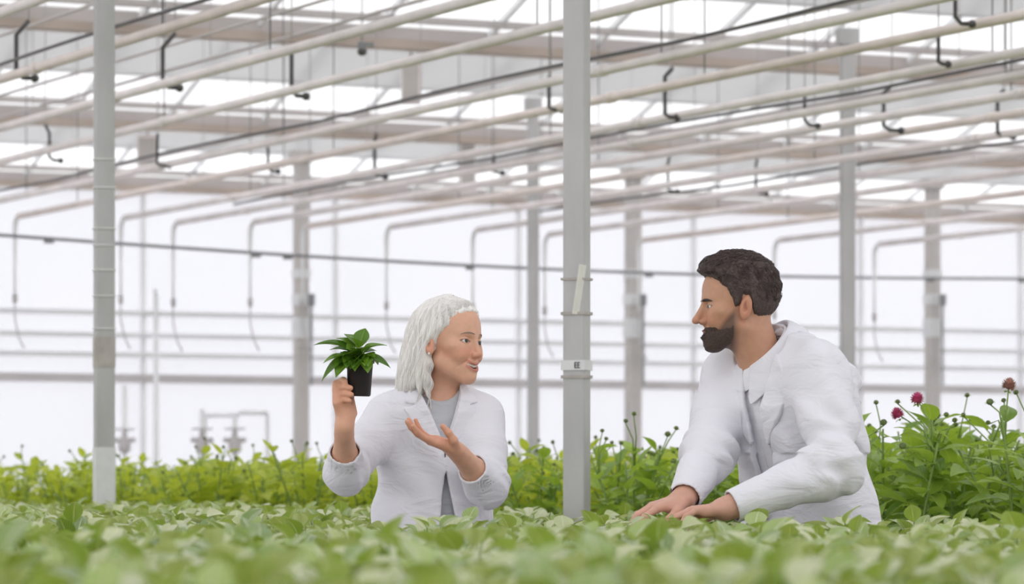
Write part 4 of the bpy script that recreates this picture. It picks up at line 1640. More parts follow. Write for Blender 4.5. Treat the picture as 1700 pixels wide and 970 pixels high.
def poly2(u, w, pts):
    """signed distance to a closed outline in the (u, w) plane"""
    pts = np.asarray(pts, float)
    d = np.full(np.broadcast(u, w).shape, 1e9)
    s = np.ones(d.shape)
    n = len(pts)
    for i in range(n):
        a, b = pts[i], pts[i - 1]
        e = b - a
        pu, pw = u - a[0], w - a[1]
        t = np.clip((pu * e[0] + pw * e[1]) / (e @ e), 0, 1)
        d = np.minimum(d, (pu - e[0] * t) ** 2 + (pw - e[1] * t) ** 2)
        c1 = w >= a[1]; c2 = w < b[1]; c3 = e[0] * pw > e[1] * pu
        flip = (c1 & c2 & c3) | (~c1 & ~c2 & ~c3)
        s = np.where(flip, -s, s)
    return s * np.sqrt(d)


def collar_ribbon(name, c, e1, e2, gap, stand, width, mat, parent, point=0.35, flare=0.55, th=0.004):
    """a turned-down collar: ring about c (e1 to the front edge, e2 to the side), open at the front by gap radians"""
    c, e1, e2 = [np.asarray(a, float) for a in (c, e1, e2)]
    up = np.cross(e1, e2); up = unit(up if up[2] > 0 else -up)
    n = 41
    rows = 7
    v = []
    for i in range(n):
        t = i / (n - 1)
        a = gap + (2 * math.pi - 2 * gap) * t
        rad = e1 * math.cos(a) + e2 * math.sin(a)
        out = unit(rad)
        frt = min(t, 1 - t)
        wd = width * (1 + point * math.exp(-(frt / 0.10) ** 2))
        down = unit(-up * 0.8 + np.array([0, 0, -0.6]))
        tanv = unit(-e1 * math.sin(a) + e2 * math.cos(a)) * (-1 if t < 0.5 else 1)
        side = tanv * 0.25 * wd * math.exp(-(frt / 0.08) ** 2)
        top = c + rad
        prof = [top - up * stand + out * 0.001, top - up * stand * 0.45, top + out * 0.002, top + out * (0.006 + 0.002), top + out * (0.010 + wd * flare * 0.35) + down * wd * 0.33 + side * .4,
                top + out * (0.011 + wd * flare * 0.7) + down * wd * 0.68 + side * .8, top + out * (0.011 + wd * flare) + down * wd + side]
        v += prof
    f = [(i * rows + j, (i + 1) * rows + j, (i + 1) * rows + j + 1, i * rows + j + 1) for i in range(n - 1) for j in range(rows - 1)]
    mb = MB(); mb.add(v, f)
    o = mb.build(name, mat, parent)
    m = o.modifiers.new('thickness', 'SOLIDIFY'); m.thickness = th; m.offset = 0
    m = o.modifiers.new('soft', 'SUBSURF'); m.levels = 1; m.render_levels = 2
    return o


def above_ring(x, y, z, c, e1, e2, r):
    up = np.cross(e1, e2); up = unit(up if up[2] > 0 else -up)
    h = (x - c[0]) * up[0] + (y - c[1]) * up[1] + (z - c[2]) * up[2]
    d = np.sqrt((x - c[0]) ** 2 + (y - c[1]) ** 2 + (z - c[2]) ** 2)
    rho = np.sqrt(np.maximum(d * d - h * h, 0))
    return np.maximum(rho - r, -0.004 - h)

# ---------------------------------------------------------------- the silver-haired woman
def build_woman():
    Y0 = 10.0
    root = empty('person', ((720 - 850) * Y0 / FPX, Y0, 0))
    tag(root, 'silver-haired woman in a white lab coat holding up a potted plant, other palm open', 'person')
    hd = Head(P(744, 572, 9.98), math.radians(56), math.radians(-1), math.radians(-4), 0.965)
    q = dict(jaw=0.90, nose=0.78, nosew=0.90, smile=0.0120, open=0.0046, slit=0.0038, cheek=1.1, fold=0.0018)
    J = dict(rs=P(645, 690, 10.0), re=P(574, 786, 9.83), rw=P(571, 712, 9.66),
             ls=P(800, 692, 10.02), le=P(808, 806, 9.86), lw=P(757, 747, 9.70))
    neck0 = P(729, 664, 10.02)
    neck1 = P(742, 610, 9.99)

    # ---- skin: one surface
    vol = Vol(axis([(-.54, .02, .0024)]), axis([(9.50, 9.57, .006), (9.57, 9.80, .0024), (9.80, 9.87, .004), (9.87, 10.12, .0024), (10.12, 10.22, .008)]),
              axis([(0.0, 1.08, .012), (1.08, 1.60, .0024)]))
    sl = vol.reg(hd.o - 0.19, hd.o + 0.19)
    u, v, w = hd.loc(*vol.pts(sl))
    vol.F[sl] = np.minimum(vol.F[sl], head_sdf(u, v, w, q) * hd.s)
    vol.cap(neck0, neck1, 0.052, 0.047, 0.030)
    vol.cap(P(722, 690, 10.02), neck0, 0.075, 0.050, 0.03)
    cx, cy = (720 - 850) * Y0 / FPX, 10.03
    loft(vol, [0.86, 0.95, 1.05, 1.15, 1.22, 1.27, 1.30], [(cx, cy)] * 7, [.13, .135, .115, .12, .135, .12, .07], [.09, .09, .08, .09, .09, .075, .05], math.radians(8), 0.03)
    for sx in (-0.075, 0.075):
        vol.chain([(cx + sx, cy, 0.90), (cx + sx, cy, 0.48), (cx + sx * 1.05, cy + 0.02, 0.09)], [0.075, 0.05, 0.035], 0.03)
        vol.cap((cx + sx * 1.05, cy + 0.03, 0.04), (cx + sx * 1.2, cy - 0.12, 0.03), 0.03, 0.022, 0.02)
    for a, b, c in (('rs', 're', 'rw'), ('ls', 'le', 'lw')):
        vol.cap(J[a], J[b], 0.042, 0.034, 0.03)
        vol.cap(J[b], J[b] + (J[c] - J[b]) * 0.35, 0.034, 0.034, 0.02)
        vol.cap(J[b] + (J[c] - J[b]) * 0.35, J[c], 0.034, 0.0220, 0.02)
    # right hand: palm behind and beside the pot, fingers wrapped round it
    pc = P(596, 630, 9.655)
    Rp = 0.0335
    wr = J['rw']
    heel = P(573, 690, 9.66)
    kn = []
    for i, (py, phi0, phi1, rr) in enumerate(((634, 172, 214, .0088), (645, 176, 240, .0090), (656, 178, 243, .0087), (666, 184, 236, .0076))):
        z = zat(py, 9.65)
        R = Rp + 0.0085 - 0.0006 * i
        k = np.array([pc[0] - R - 0.016, pc[1] + 0.004 - 0.006 * i, z - 0.006])
        kn.append(k)
        vol.cap(heel + np.array([0.010 * (1 - i * .5), 0.004, 0]), k, 0.016, 0.0112, 0.012)
        pts = [k]
        for f in (0.25, 0.62, 1.0):
            ph = math.radians(phi0 + (phi1 - phi0) * f)
            pts.append(np.array([pc[0] + R * math.cos(ph), pc[1] + R * math.sin(ph), z + (0.003, 0.003, 0.0)[int(f * 2)]]))
        vol.chain(pts, [rr * 1.12, rr * 1.05, rr, rr * 0.82], 0.004)
    tz = zat(640, 9.65)
    vol.chain([heel + np.array([0.016, 0.018, 0.006]), np.array([pc[0] - 0.028, pc[1] + 0.036, tz - 0.022]), np.array([pc[0] - 0.006, pc[1] + 0.0445, tz - 0.006]), np.array([pc[0] + 0.016, pc[1] + 0.041, tz + 0.006])],
              [0.015, 0.012, 0.0102, 0.0080], 0.006)
    vol.chain([wr - unit(J['rw'] - J['re']) * 0.02, wr + np.array([0.002, 0, 0.012]), heel], [0.022, 0.0205, 0.020], 0.014)
    # left hand: open, palm up
    dirh = unit(P(680, 717, 9.64) - J['lw'])
    hand(vol, J['lw'], dirh, (-0.20, -0.34, 0.92), (0, -1, 0.3), [(6, 14, 10), (9, 13, 9), (12, 15, 10), (16, 18, 12)], 0.9,
         [(0.024, 0.016, 0.010), (0.038, 0.036, 0.026), (0.036, 0.058, 0.040), (0.028, 0.078, 0.050)], 0.94, 0.0225, unit(J['lw'] - J['le']))
    V, Q = vol.mesh()
    tint = skin_tint(hd, V, (0.75, 0.425, 0.295), (0.58, 0.17, 0.15), q)
    dm = np.minimum(np.linalg.norm(V - pc, axis=1), np.linalg.norm(V - (J['lw'] + dirh * 0.09), axis=1))
    hm = np.clip((0.15 - dm) / 0.09, 0, 1) * (V[:, 2] < 1.32)
    tint = tint * (1 + hm[:, None] * (np.array([0.99, 0.87, 0.85]) - 1))
    net_obj('body', V, Q, M['skin'], root, tint, 1)
    eye_objs(hd, root, (0.06, 0.06, 0.06), (-0.05, 1, 0.0))
    brow_objs(hd, root, M['brow_light'], 0.0017 * hd.s, q, 0.0065)
    mb = MB()
    for i in range(8):
        t = (i - 3.5) / 3.5
        uu = t * 0.019
        cc = hd.W(uu, 0.0865 - 9 * uu * uu, MZ + 0.0022 + 0.0120 * (uu / 0.0300) ** 2)
        ax = unit(np.array([1.0, -18 * uu, 0]) @ hd.R)
        mb.box(cc, (0.0024, 0.002, 0.0032), ax, np.cross(hd.R[2], ax), hd.R[2], 0, 0.0008)
    mb.build('teeth', M['teeth'], root)
    # small pale ball on the ear lobe
    mb = MB(); mb.ball(hd.W(-0.0845, -0.004, -0.034), 0.0036, 8); mb.build('lobe_dot', M['teeth'], root)

    # ---- hair: silver bob tucked behind the ear
    hv = Vol(axis([(hd.o[0] - .20, hd.o[0] + .12, .0026)]), axis([(hd.o[1] - .14, hd.o[1] + .18, .0026)]), axis([(hd.o[2] - .165, hd.o[2] + .15, .0026)]))
    X, Yv, Z = hv.pts((slice(None),) * 3)
    u, v, w = hd.loc(X, Yv, Z)
    ws = [-0.160, -0.135, -0.10, -0.05, 0.0, 0.05, 0.09, 0.12, 0.142]
    vc = np.interp(w, ws, [-0.050, -0.050, -0.046, -0.034, -0.022, -0.012, -0.008, -0.006, -0.004])
    ru = np.interp(w, ws, [0.080, 0.090, 0.094, 0.093, 0.090, 0.086, 0.073, 0.050, 0.010])
    rv = np.interp(w, ws, [0.090, 0.100, 0.104, 0.108, 0.110, 0.108, 0.093, 0.064, 0.012])
    th = np.arctan2(u, v - vc + 1e-6)
    groove = 0.0032 * np.sin(th * 23 + 2.2 * np.sin(w * 34 + th * 2)) + 0.0018 * np.sin(th * 57 + 3 * np.sin(w * 22))
    d = (np.sqrt((u / ru) ** 2 + ((v - vc) / rv) ** 2) - 1) * np.minimum(ru, rv) * 0.9
    d = smax(d, w - 0.140, 0.02)
    d = smax(d, -0.150 - w + 0.02 * np.sin(th * 3) + 0.006 * np.sin(th * 19), 0.012)
    d = d + groove * np.clip((0.13 - w) / 0.05, 0, 1)
    er = np.interp(w, [-0.16, -0.06, -0.03, 0.0, 0.03, 0.055, 0.080, 0.098, 0.115], [-0.010, -0.012, -0.012, 0.004, 0.030, 0.050, 0.070, 0.100, 0.16])
    el = np.interp(w, [-0.16, -0.06, -0.02, 0.03, 0.060, 0.085, 0.100, 0.115], [0.030, 0.040, 0.038, 0.046, 0.060, 0.080, 0.11, 0.16])
    bl = np.clip(0.5 + u / 0.05, 0, 1)
    edge = er * (1 - bl) + el * bl
    d = smax(d, (v - edge - 0.004 * np.sin(w * 120 + u * 60)) * 0.8, 0.010)
    # thin at the hair line, full further back
    dh = head_sdf(u, v, w, q)
    thk = 0.0025 + 0.62 * np.clip(edge - v, 0, 0.2) + np.clip((-0.02 - w) * 4, 0, 1)
    d = smax(d, dh - thk, 0.006)
    # hollow for the neck and the face side
    d = smax(d, -seg(u, v, w, (0, -0.012, -0.05), (0, -0.022, -0.20), 0.052, 0.056), 0.012)
    # ear shows: part the hair round it
    d = smax(d, -ell(u, v, w, (-0.094, 0.006, -0.024), (0.028, 0.024, 0.036)), 0.012)
    hv.F = np.minimum(hv.F, (d * hd.s)).astype(np.float32)
    V, Q = hv.mesh()
    hair = net_obj('hair', V, Q, M['hair_white'], root, None, 1)
    rs = np.random.RandomState(4)
    N = 900
    st = []
    part = np.linspace(0.095, -0.10, N)
    for i in range(N):
        side = -1 if rs.rand() < 0.62 else 1
        vv = rs.uniform(-0.085, 0.082)
        uu = side * rs.uniform(0.004, 0.03) + 0.012
        st.append(hd.W(uu, vv, 0.150))
    st = np.array(st)
    for _ in range(14):
        st = st - hv.grad(st) * np.clip(hv.sample(st) - 0.001, -0.01, 0.01)[:, None]
    sg = np.sign((st - hd.o) @ hd.R[0] - 0.012 * hd.s)
    jit = rs.normal(0, 0.10, (N, 3))

    def flow(p, k):
        L = (p - hd.o) @ hd.R.T
        out = hd.R[0][None] * (sg * max(0.0, 1.0 - k / 9.0))[:, None]
        back = -hd.R[1][None] * (0.45 if k < 14 else 0.10)
        return out + back + np.array([0, 0, -1.0])[None] * min(1.2, 0.15 + k / 8.0) + jit
    path = hair_strands(hv, st, flow, 38, 0.0094, rs.uniform(-0.0012, 0.0022, N), 0.001)
    hv_edge = (path[:, -1, 2] > hd.o[2] - 0.20)
    strands_obj('hair_strands', path[hv_edge], 0.0011, M['hair_white'], hair)

    # strands swept back from the hair line
    N2 = 620
    st2 = []
    for i in range(N2):
        side = -1 if rs.rand() < 0.7 else 1
        ww = rs.uniform(0.0, 0.118) if rs.rand() < 0.6 else rs.uniform(0.08, 0.12)
        ev = np.interp(ww, [0.0, 0.03, 0.055, 0.080, 0.098, 0.115], [0.004, 0.030, 0.050, 0.066, 0.080, 0.075])
        st2.append(hd.W(side * rs.uniform(0.0, 0.058) if ww > 0.080 else side * rs.uniform(0.05, 0.075), ev - rs.uniform(0.0, 0.012), ww + 0.01))
    st2 = np.array(st2)
    for _ in range(16):
        st2 = st2 - hv.grad(st2) * np.clip(hv.sample(st2) - 0.001, -0.01, 0.01)[:, None]
    sg2 = np.sign((st2 - hd.o) @ hd.R[0])
    jit2 = rs.normal(0, 0.08, (N2, 3))

    def flow2(p, k):
        return -hd.R[1][None] * max(0.25, 1.1 - k / 12.0) + hd.R[0][None] * (sg2 * 0.25)[:, None] + np.array([0, 0, -1.0])[None] * min(1.3, 0.1 + k / 9.0) + jit2
    path2 = hair_strands(hv, st2, flow2, 32, 0.0090, rs.uniform(-0.001, 0.0018, N2), 0.001)
    strands_obj('hair_strands', path2, 0.0011, M['hair_white'], hair)

    # ---- clothes: pale top, lab coat
    yaw = math.radians(10)
    fwd = np.array([math.sin(yaw), -math.cos(yaw)])
    tv = Vol(axis([(cx - .20, cx + .20, .004)]), axis([(cy - .18, cy + .16, .004)]), axis([(0.86, 1.36, .004)]))
    loft(tv, [0.86, 0.95, 1.05, 1.15, 1.22, 1.27, 1.31, 1.34], [(cx, cy)] * 6 + [(cx + .005, cy - .004), (cx + .010, cy - .006)],
         [.142, .147, .130, .138, .148, .128, .083, .066], [.100, .102, .094, .104, .102, .090, .074, .060], yaw, 0.0)
    # scooped neckline
    X, Yv, Z = tv.pts((slice(None),) * 3)
    uu = (X - cx - .004) * math.cos(yaw) + (Yv - cy) * math.sin(yaw)
    vv = (X - cx - .004) * math.sin(yaw) - (Yv - cy) * math.cos(yaw)
    cut = np.sqrt((uu / 0.062) ** 2 + ((Z - 1.335) / 0.062) ** 2) - 1
    tv.F = np.maximum(tv.F, np.where(vv > -0.02, -cut * 0.06, -(np.sqrt((uu / .06) ** 2 + ((Z - 1.35) / .03) ** 2) - 1) * .05)).astype(np.float32)
    V, Q = tv.mesh()
    net_obj('blouse', V, Q, M['blouse'], root, None, 1)

    cv = Vol(axis([(-.56, .06, .0036)]), axis([(9.62, 10.24, .0036)]), axis([(0.62, 1.36, .0036)]))
    zs = [0.62, 0.80, 0.958, 1.02, 1.08, 1.14, 1.20, 1.245, 1.275, 1.30, 1.325, 1.345]
    cs = [(cx, cy)] * 9 + [(cx + .003, cy + .002), (cx + .006, cy + .002), (cx + .008, cy + .002)]
    hw = [.20, .185, .168, .158, .153, .155, .160, .160, .148, .112, .080, .068]
    hdp = [.150, .140, .128, .120, .116, .118, .120, .116, .106, .092, .076, .066]

    def folds(u, v, z):
        a = 0.0042 * np.sin(26 * u + 16 * z + 2.0 * np.sin(9 * z)) * (v > 0) + 0.0036 * np.sin(44 * (z - 0.7 * np.abs(u)) + 5 * u + 2 * np.sin(14 * u))
        return a * np.clip((1.27 - z) / 0.05, 0, 1)
    loft(cv, zs, cs, hw, hdp, yaw, 0.0, power=2.4, extra=folds)
    T = cv.F.copy()
    f3 = np.array([fwd[0], fwd[1], 0]); l3 = np.array([math.cos(yaw), math.sin(yaw), 0])
    RC = P(733, 652, 10.025)
    E1, E2 = f3 * 0.060 + np.array([0, 0, -0.026]), l3 * 0.064

    def sleeve(S, E, Wp, f, r0, r1, r2):
        C = E + (Wp - E) * f
        cv.cap(S, S + (E - S) * 0.5, r0, (r0 + r1) / 2, 0.035)
        cv.cap(S + (E - S) * 0.5, E, (r0 + r1) / 2, r1, 0.02)
        cv.cap(E, C, r1, r2, 0.03)
        return C, unit(Wp - E)
    Cr, dr = sleeve(J['rs'], J['re'], J['rw'], 0.45, 0.060, 0.052, 0.044)
    Cl, dl = sleeve(J['ls'], J['le'], J['lw'], 0.42, 0.060, 0.056, 0.044)
    # sleeve creases near the elbows
    X, Yv, Z = cv.pts((slice(None),) * 3)
    for E, S, C in ((J['re'], J['rs'], Cr), (J['le'], J['ls'], Cl)):
        sl = cv.reg(E - 0.16, E + 0.16)
        x, y, z = cv.pts(sl)
        dist = np.sqrt((x - E[0]) ** 2 + (y - E[1]) ** 2 + (z - E[2]) ** 2)
        ax = unit(E - S)
        al = (x - E[0]) * ax[0] + (y - E[1]) * ax[1] + (z - E[2]) * ax[2]
        nz = wobble(x, y, z, 30)
        cv.F[sl] += (0.0050 * np.sin(al * 110 + 3.0 * nz) * np.exp(-(dist / 0.09) ** 2)).astype(np.float32)
    outer = cv.F.copy()
    dC = np.minimum(*[np.sqrt((X - C[0]) ** 2 + (Yv - C[1]) ** 2 + (Z - C[2]) ** 2) for C in (Cr, Cl)])
    inner = outer + 0.006 + 0.012 * np.clip((dC - 0.055) / 0.03, 0, 1)
    # open cuffs: cut the end off square
    for C, dv in ((Cr, dr), (Cl, dl)):
        sl = cv.reg(C - 0.10, C + 0.10)
        x, y, z = cv.pts(sl)
        al = (x - C[0]) * dv[0] + (y - C[1]) * dv[1] + (z - C[2]) * dv[2]
        rad = np.sqrt(np.maximum((x - C[0]) ** 2 + (y - C[1]) ** 2 + (z - C[2]) ** 2 - al * al, 0))
        cut = np.maximum(al - 0.012, rad - 0.075)
        F = outer[sl]
        outer[sl] = np.where((rad < 0.065) & (al < 0.05), np.maximum(F, al - 0.012), F)
    F = np.maximum(outer, -inner)
    u = (X - cx) * math.cos(yaw) + (Yv - cy) * math.sin(yaw)
    v = (X - cx) * math.sin(yaw) - (Yv - cy) * math.cos(yaw)
    # front opening: deep V, closed at the button, falling open below
    gap = np.interp(Z, [0.62, 0.95, 1.02, 1.085, 1.12, 1.165, 1.30, 1.345], [0.075, 0.022, 0.012, 0.0012, 0.0012, 0.004, 0.055, 0.066])
    uc = np.interp(Z, [0.62, 1.08, 1.345], [0.028, 0.014, 0.002])
    F = np.maximum(F, np.where((v > 0) & (T < 0.012), gap - np.abs(u - uc), -1).astype(np.float32))
    # hollow round the neck
    F = np.maximum(F, -above_ring(X, Yv, Z, RC, E1, E2, 0.064))
    cv2 = Vol(cv.x, cv.y, cv.z); cv2.F = F.astype(np.float32)
    V, Q = cv2.mesh()
    coat = net_obj('lab_coat', V, Q, M['coat'], root, None, 1)

    # lapels and collar: thin layers that lie on the coat
    for sg in (-1, 1):
        ol = [(0.066, 1.335), (0.084, 1.300), (0.100, 1.268), (0.070, 1.262), (0.104, 1.252), (0.078, 1.205), (0.014, 1.150), (0.006, 1.165), (0.030, 1.225), (0.052, 1.290), (0.056, 1.335)]
        pl = poly2(u * sg - uc * sg, Z, ol)
        L = np.maximum(np.abs(T - 0.001) - 0.0058, pl)
        L = np.where(v > 0, L, 0.1)
        lv_ = Vol(cv.x, cv.y, cv.z); lv_.F = L.astype(np.float32)
        V, Q = lv_.mesh()
        net_obj('lapel', V, Q, M['coat'], coat, None, 1)
    collar_ribbon('collar', RC, E1 * 1.04, E2 * 1.04, 0.62, 0.022, 0.036, M['coat'], coat, 0.3, 0.95)
    # trousers and shoes (hidden by the bench from here)
    pv = Vol(axis([(cx - .22, cx + .22, .012)]), axis([(cy - .2, cy + .2, .012)]), axis([(0.03, 1.0, .012)]))
    loft(pv, [0.78, 0.86, 0.96], [(cx, cy)] * 3, [.15, .155, .14], [.105, .11, .10], yaw)
    for sx in (-0.078, 0.078):
        pv.chain([(cx + sx, cy, 0.84), (cx + sx, cy, 0.48), (cx + sx * 1.05, cy + .02, 0.08)], [0.088, 0.075, 0.062], 0.03)
    V, Q = pv.mesh(); net_obj('trousers', V, Q, M['trousers'], root, None, 1)
    for sx in (-0.082, 0.082):
        sv = Vol(axis([(cx + sx * 1.1 - .07, cx + sx * 1.1 + .07, .006)]), axis([(cy - .22, cy + .12, .006)]), axis([(-0.02, 0.14, .006)]))
        sv.chain([(cx + sx, cy + 0.04, 0.045), (cx + sx * 1.1, cy - 0.05, 0.05), (cx + sx * 1.2, cy - 0.14, 0.038)], [0.042, 0.044, 0.038], 0.02)
        sv.F = np.maximum(sv.F, (0.002 - sv.z)[None, None, :] + 0 * sv.F)
        V, Q = sv.mesh(); net_obj('shoe', V, Q, M['shoe'], root, None, 1)
    return pc, Rp


POT_C, POT_R = build_woman()

# ---- the potted plant she holds
def potted():
    zb, zt_ = zat(658, POT_C[1]), zat(598, POT_C[1])
    base = np.array([POT_C[0], POT_C[1], zb])
    root = empty('potted_plant', base)
    ax = np.array([0.03, 0, 1.0])
    h = zt_ - zb
    r0, r1 = POT_R * 0.90, POT_R * 1.04
    mb = MB()
    mb.lathe([(r0 * 0.9, 0.0), (r0, 0.003), (r1 - 0.001, h - 0.008), (r1 + 0.0022, h - 0.008), (r1 + 0.0026, h), (r1 - 0.002, h), (r1 - 0.003, h - 0.012), (r0 * .9, 0.02)], base, ax, 36)
    mb.build('pot', M['pot'], root)
    mb = MB(); mb.lathe([(0.001, h - 0.013), (r1 - 0.006, h - 0.012), (r1 - 0.003, h - 0.014)], base, ax, 24); mb.build('soil', M['soil'], root)
    fol, stm = MB(), MB()
    ctr = base + np.array([0, 0, h - 0.012])
    Y = POT_C[1]
    r = random.Random(3)
    # leaf tips read from the photograph, with depth offsets
    tips = [(524, 564, .00, .040), (606, 543, .01, .036), (640, 568, .01, .040), (648, 606, -.015, .026), (530, 626, -.03, .036),
            (536, 596, -.03, .052), (560, 556, .03, .038), (585, 556, -.03, .042), (622, 590, -.03, .046), (556, 620, -.05, .050),
            (600, 575, -.045, .05), (568, 585, -.055, .05), (548, 575, .02, .04), (626, 578, .04, .04), (575, 548, .05, .036), (612, 604, -.05, .04), (592, 560, .07, .04), (545, 600, .06, .04), (630, 600, .06, .04), (574, 606, -.062, .046)]
    for _ in range(18):
        a = r.uniform(0, 6.28)
        tips.append((592 + 34 * math.cos(a) * r.uniform(.5, 1), r.uniform(575, 618), 0.055 * math.sin(a) - 0.01, r.uniform(.03, .045)))
    for px, py, dy, W in tips:
        tip = P(px, py, Y + dy)
        tip[1] = Y + dy
        v = tip - ctr
        st = ctr + np.array([v[0] * 0.16, v[1] * 0.16, 0.012 + max(0.012, v[2] * 0.42)])
        d = tip - st
        L = np.linalg.norm(d)
        stm.tube([ctr + np.array([v[0] * .05, v[1] * .05, -0.004]), (ctr + st) / 2 + np.array([0, 0, 0.008]), st + d * 0.1], [0.0022, 0.002, 0.0016], 6)
        up = np.array([r.uniform(-.35, .35), r.uniform(-.6, -.1), 1.0])
        curl = 0.75
        fol.leaf(st + d * 0.03, d + np.array([0, 0, L * 0.16]), up, L * 1.02, W * 1.2, curl, r.uniform(0.2, 0.5), 0, r.random(), 4, 9, 0.02)
    fol.build('foliage', M['leaf_pot'], root)
    stm.build('stem', M['stem'], root)
    tag(root, 'small green plant in a black plastic pot held up in the hand of the woman', 'potted plant')
potted()

# ---------------------------------------------------------------- the bearded man
def build_man():
    root = empty('person', ((1345 - 850) * 9.75 / FPX, 9.75, 0))
    tag(root, 'dark-haired bearded man in a white lab coat leaning on the bench plants', 'person')
    hd = Head(P(1226, 511, 9.66), math.radians(-86), math.radians(2), math.radians(1), 0.985)
    q = dict(jaw=1.10, nose=1.12, nosew=1.12, smile=0.006, open=0.0006, slit=0.0034, cheek=1.05)
    J = dict(ls=P(1366, 622, 9.52), le=P(1385, 776, 9.38), lw=P(1206, 845, 9.30),
             rs=P(1208, 624, 9.80), re=P(1176, 752, 9.60), rw=P(1136, 829, 9.40))
    n1 = P(1246, 552, 9.67)
    n0 = P(1272, 628, 9.69)
    yaw = math.radians(-48)
    f3 = np.array([math.sin(yaw), -math.cos(yaw), 0]); l3 = np.array([math.cos(yaw), math.sin(yaw), 0])
    RC = P(1262, 577, 9.69)
    yr = math.radians(-68)
    E1, E2 = np.array([math.sin(yr), -math.cos(yr), 0]) * 0.058 + np.array([0, 0, -0.058]), np.array([math.cos(yr), math.sin(yr), 0]) * 0.068
    cxy = lambda px, Y=9.70: ((px - 850) * Y / FPX, Y)

    vol = Vol(axis([(.25, .82, .0026), (.82, 1.0, .010)]), axis([(9.16, 9.50, .0026), (9.50, 9.57, .005), (9.57, 9.78, .0026), (9.78, 10.0, .012)]),
              axis([(0.0, 0.90, .014), (0.90, 1.08, .0026), (1.08, 1.24, .005), (1.24, 1.70, .0026)]))
    sl = vol.reg(hd.o - 0.19, hd.o + 0.19)
    u, v, w = hd.loc(*vol.pts(sl))
    vol.F[sl] = np.minimum(vol.F[sl], head_sdf(u, v, w, q) * hd.s)
    vol.cap(n0, n1, 0.060, 0.058, 0.03)
    vol.cap(P(1296, 660, 9.72), n0, 0.07, 0.058, 0.03)
    loft(vol, [0.86, 0.96, 1.06, 1.16, 1.26, 1.32, 1.36], [cxy(1350, 9.74), cxy(1345, 9.73), cxy(1335, 9.72), cxy(1322, 9.71), cxy(1308), cxy(1300), cxy(1295)],
         [.140, .140, .135, .145, .155, .13, .07], [.085, .085, .085, .092, .092, .075, .05], yaw, 0.03)
    bx, by = cxy(1365, 9.76)
    for sg in (-1, 1):
        ox, oy = bx + sg * 0.085 * math.cos(yaw), by + sg * 0.085 * math.sin(yaw)
        vol.chain([(ox, oy, 0.88), (ox + 0.01, oy, 0.48), (ox + .02, oy + .01, 0.09)], [0.085, 0.058, 0.042], 0.03)
        vol.cap((ox + .03, oy + .02, 0.04), (ox - 0.08, oy - 0.09, 0.03), 0.034, 0.025, 0.02)
    for a, b, c in (('ls', 'le', 'lw'), ('rs', 're', 'rw')):
        vol.cap(J[a], J[b], 0.050, 0.041, 0.03)
        vol.cap(J[b], J[b] + (J[c] - J[b]) * .35, 0.041, 0.042, 0.02)
        vol.cap(J[b] + (J[c] - J[b]) * .35, J[c], 0.042, 0.029, 0.02)
    # both hands rest on the leaves, backs up, fingers curled down
    hand(vol, J['lw'], (-1.0, -0.10, -0.10), (-0.08, -0.14, -1.0), (0.2, 1.0, 0.0), [(16, 26, 18), (17, 28, 20), (19, 30, 20), (22, 32, 22)], 1.3,
         [(0.026, 0.020, 0.006), (0.046, 0.046, 0.014), (0.050, 0.074, 0.024), (0.044, 0.098, 0.034)], 1.06, 0.029, unit(J['lw'] - J['le']))
    hand(vol, J['rw'], (-0.93, -0.34, -0.26), (-0.30, -0.08, -0.95), (0.2, -1.0, 0.0), [(14, 22, 16), (14, 24, 18), (16, 26, 18), (18, 28, 20)], 1.4,
         [(0.026, 0.020, 0.006), (0.048, 0.044, 0.016), (0.054, 0.072, 0.030), (0.050, 0.094, 0.044)], 1.06, 0.029, unit(J['rw'] - J['re']))
    V, Q = vol.mesh()
    tint = skin_tint(hd, V, (0.56, 0.30, 0.195), (0.47, 0.19, 0.155), q)
    u, v, w = hd.loc(V[:, 0], V[:, 1], V[:, 2])
    stub = np.clip((-0.012 + 0.010 * np.sin(v * 60) - w - np.clip(v - 0.02, 0, 1) * 0.75) / 0.02, 0, 1) * np.clip((v - 0.004) / 0.02, 0, 1) * np.clip((w + 0.135) / 0.02, 0, 1) * 0.88
    tint = tint * (1 - stub[:, None]) + np.array([0.10, 0.055, 0.04]) * stub[:, None]
    hm = np.clip((1.10 - V[:, 2]) / 0.08, 0, 1)[:, None]
    tint = tint * (1 - hm) + np.array([0.66, 0.37, 0.28]) * hm
    net_obj('body', V, Q, M['skin'], root, tint, 1)
    eye_objs(hd, root, (0.06, 0.035, 0.02), (0.1, 1, -0.08))
    brow_objs(hd, root, M['brow_dark'], 0.0036 * hd.s, q, 0.0030, 0.019)

    # ---- beard: short dark growth over jaw, chin and lip
    bv = Vol(axis([(hd.o[0] - .13, hd.o[0] + .06, .0022)]), axis([(hd.o[1] - .09, hd.o[1] + .09, .0022)]), axis([(hd.o[2] - .14, hd.o[2] + .02, .0022)]))
    X, Yv, Z = bv.pts((slice(None),) * 3)
    u, v, w = hd.loc(X, Yv, Z)
    au = np.abs(u)
    base = head_sdf(u, v, w, q)
    thick = np.interp(w, [-0.12, -0.085, -0.05, -0.01], [0.0045, 0.0042, 0.0028, 0.0010]) * np.clip((v - 0.005) / 0.05, 0.3, 1)
    nz = wobble(u, v, w, 420) * 0.0014 + wobble(u, v, w, 900) * 0.0008
    up_edge = np.interp(v, [-0.01, 0.012, 0.03, 0.055, 0.075, 0.10], [-0.012, -0.026, -0.050, -0.056, -0.0475, -0.046])
    low_edge = np.interp(v, [-0.02, 0.01, 0.05, 0.09], [-0.052, -0.085, -0.125, -0.13])
    m = np.maximum(w - up_edge, low_edge - w)
    m = np.maximum(m, 0.019 - v) + wobble(u, v, w, 260) * 0.0014
    fade = np.clip(-m / 0.020, 0, 1)
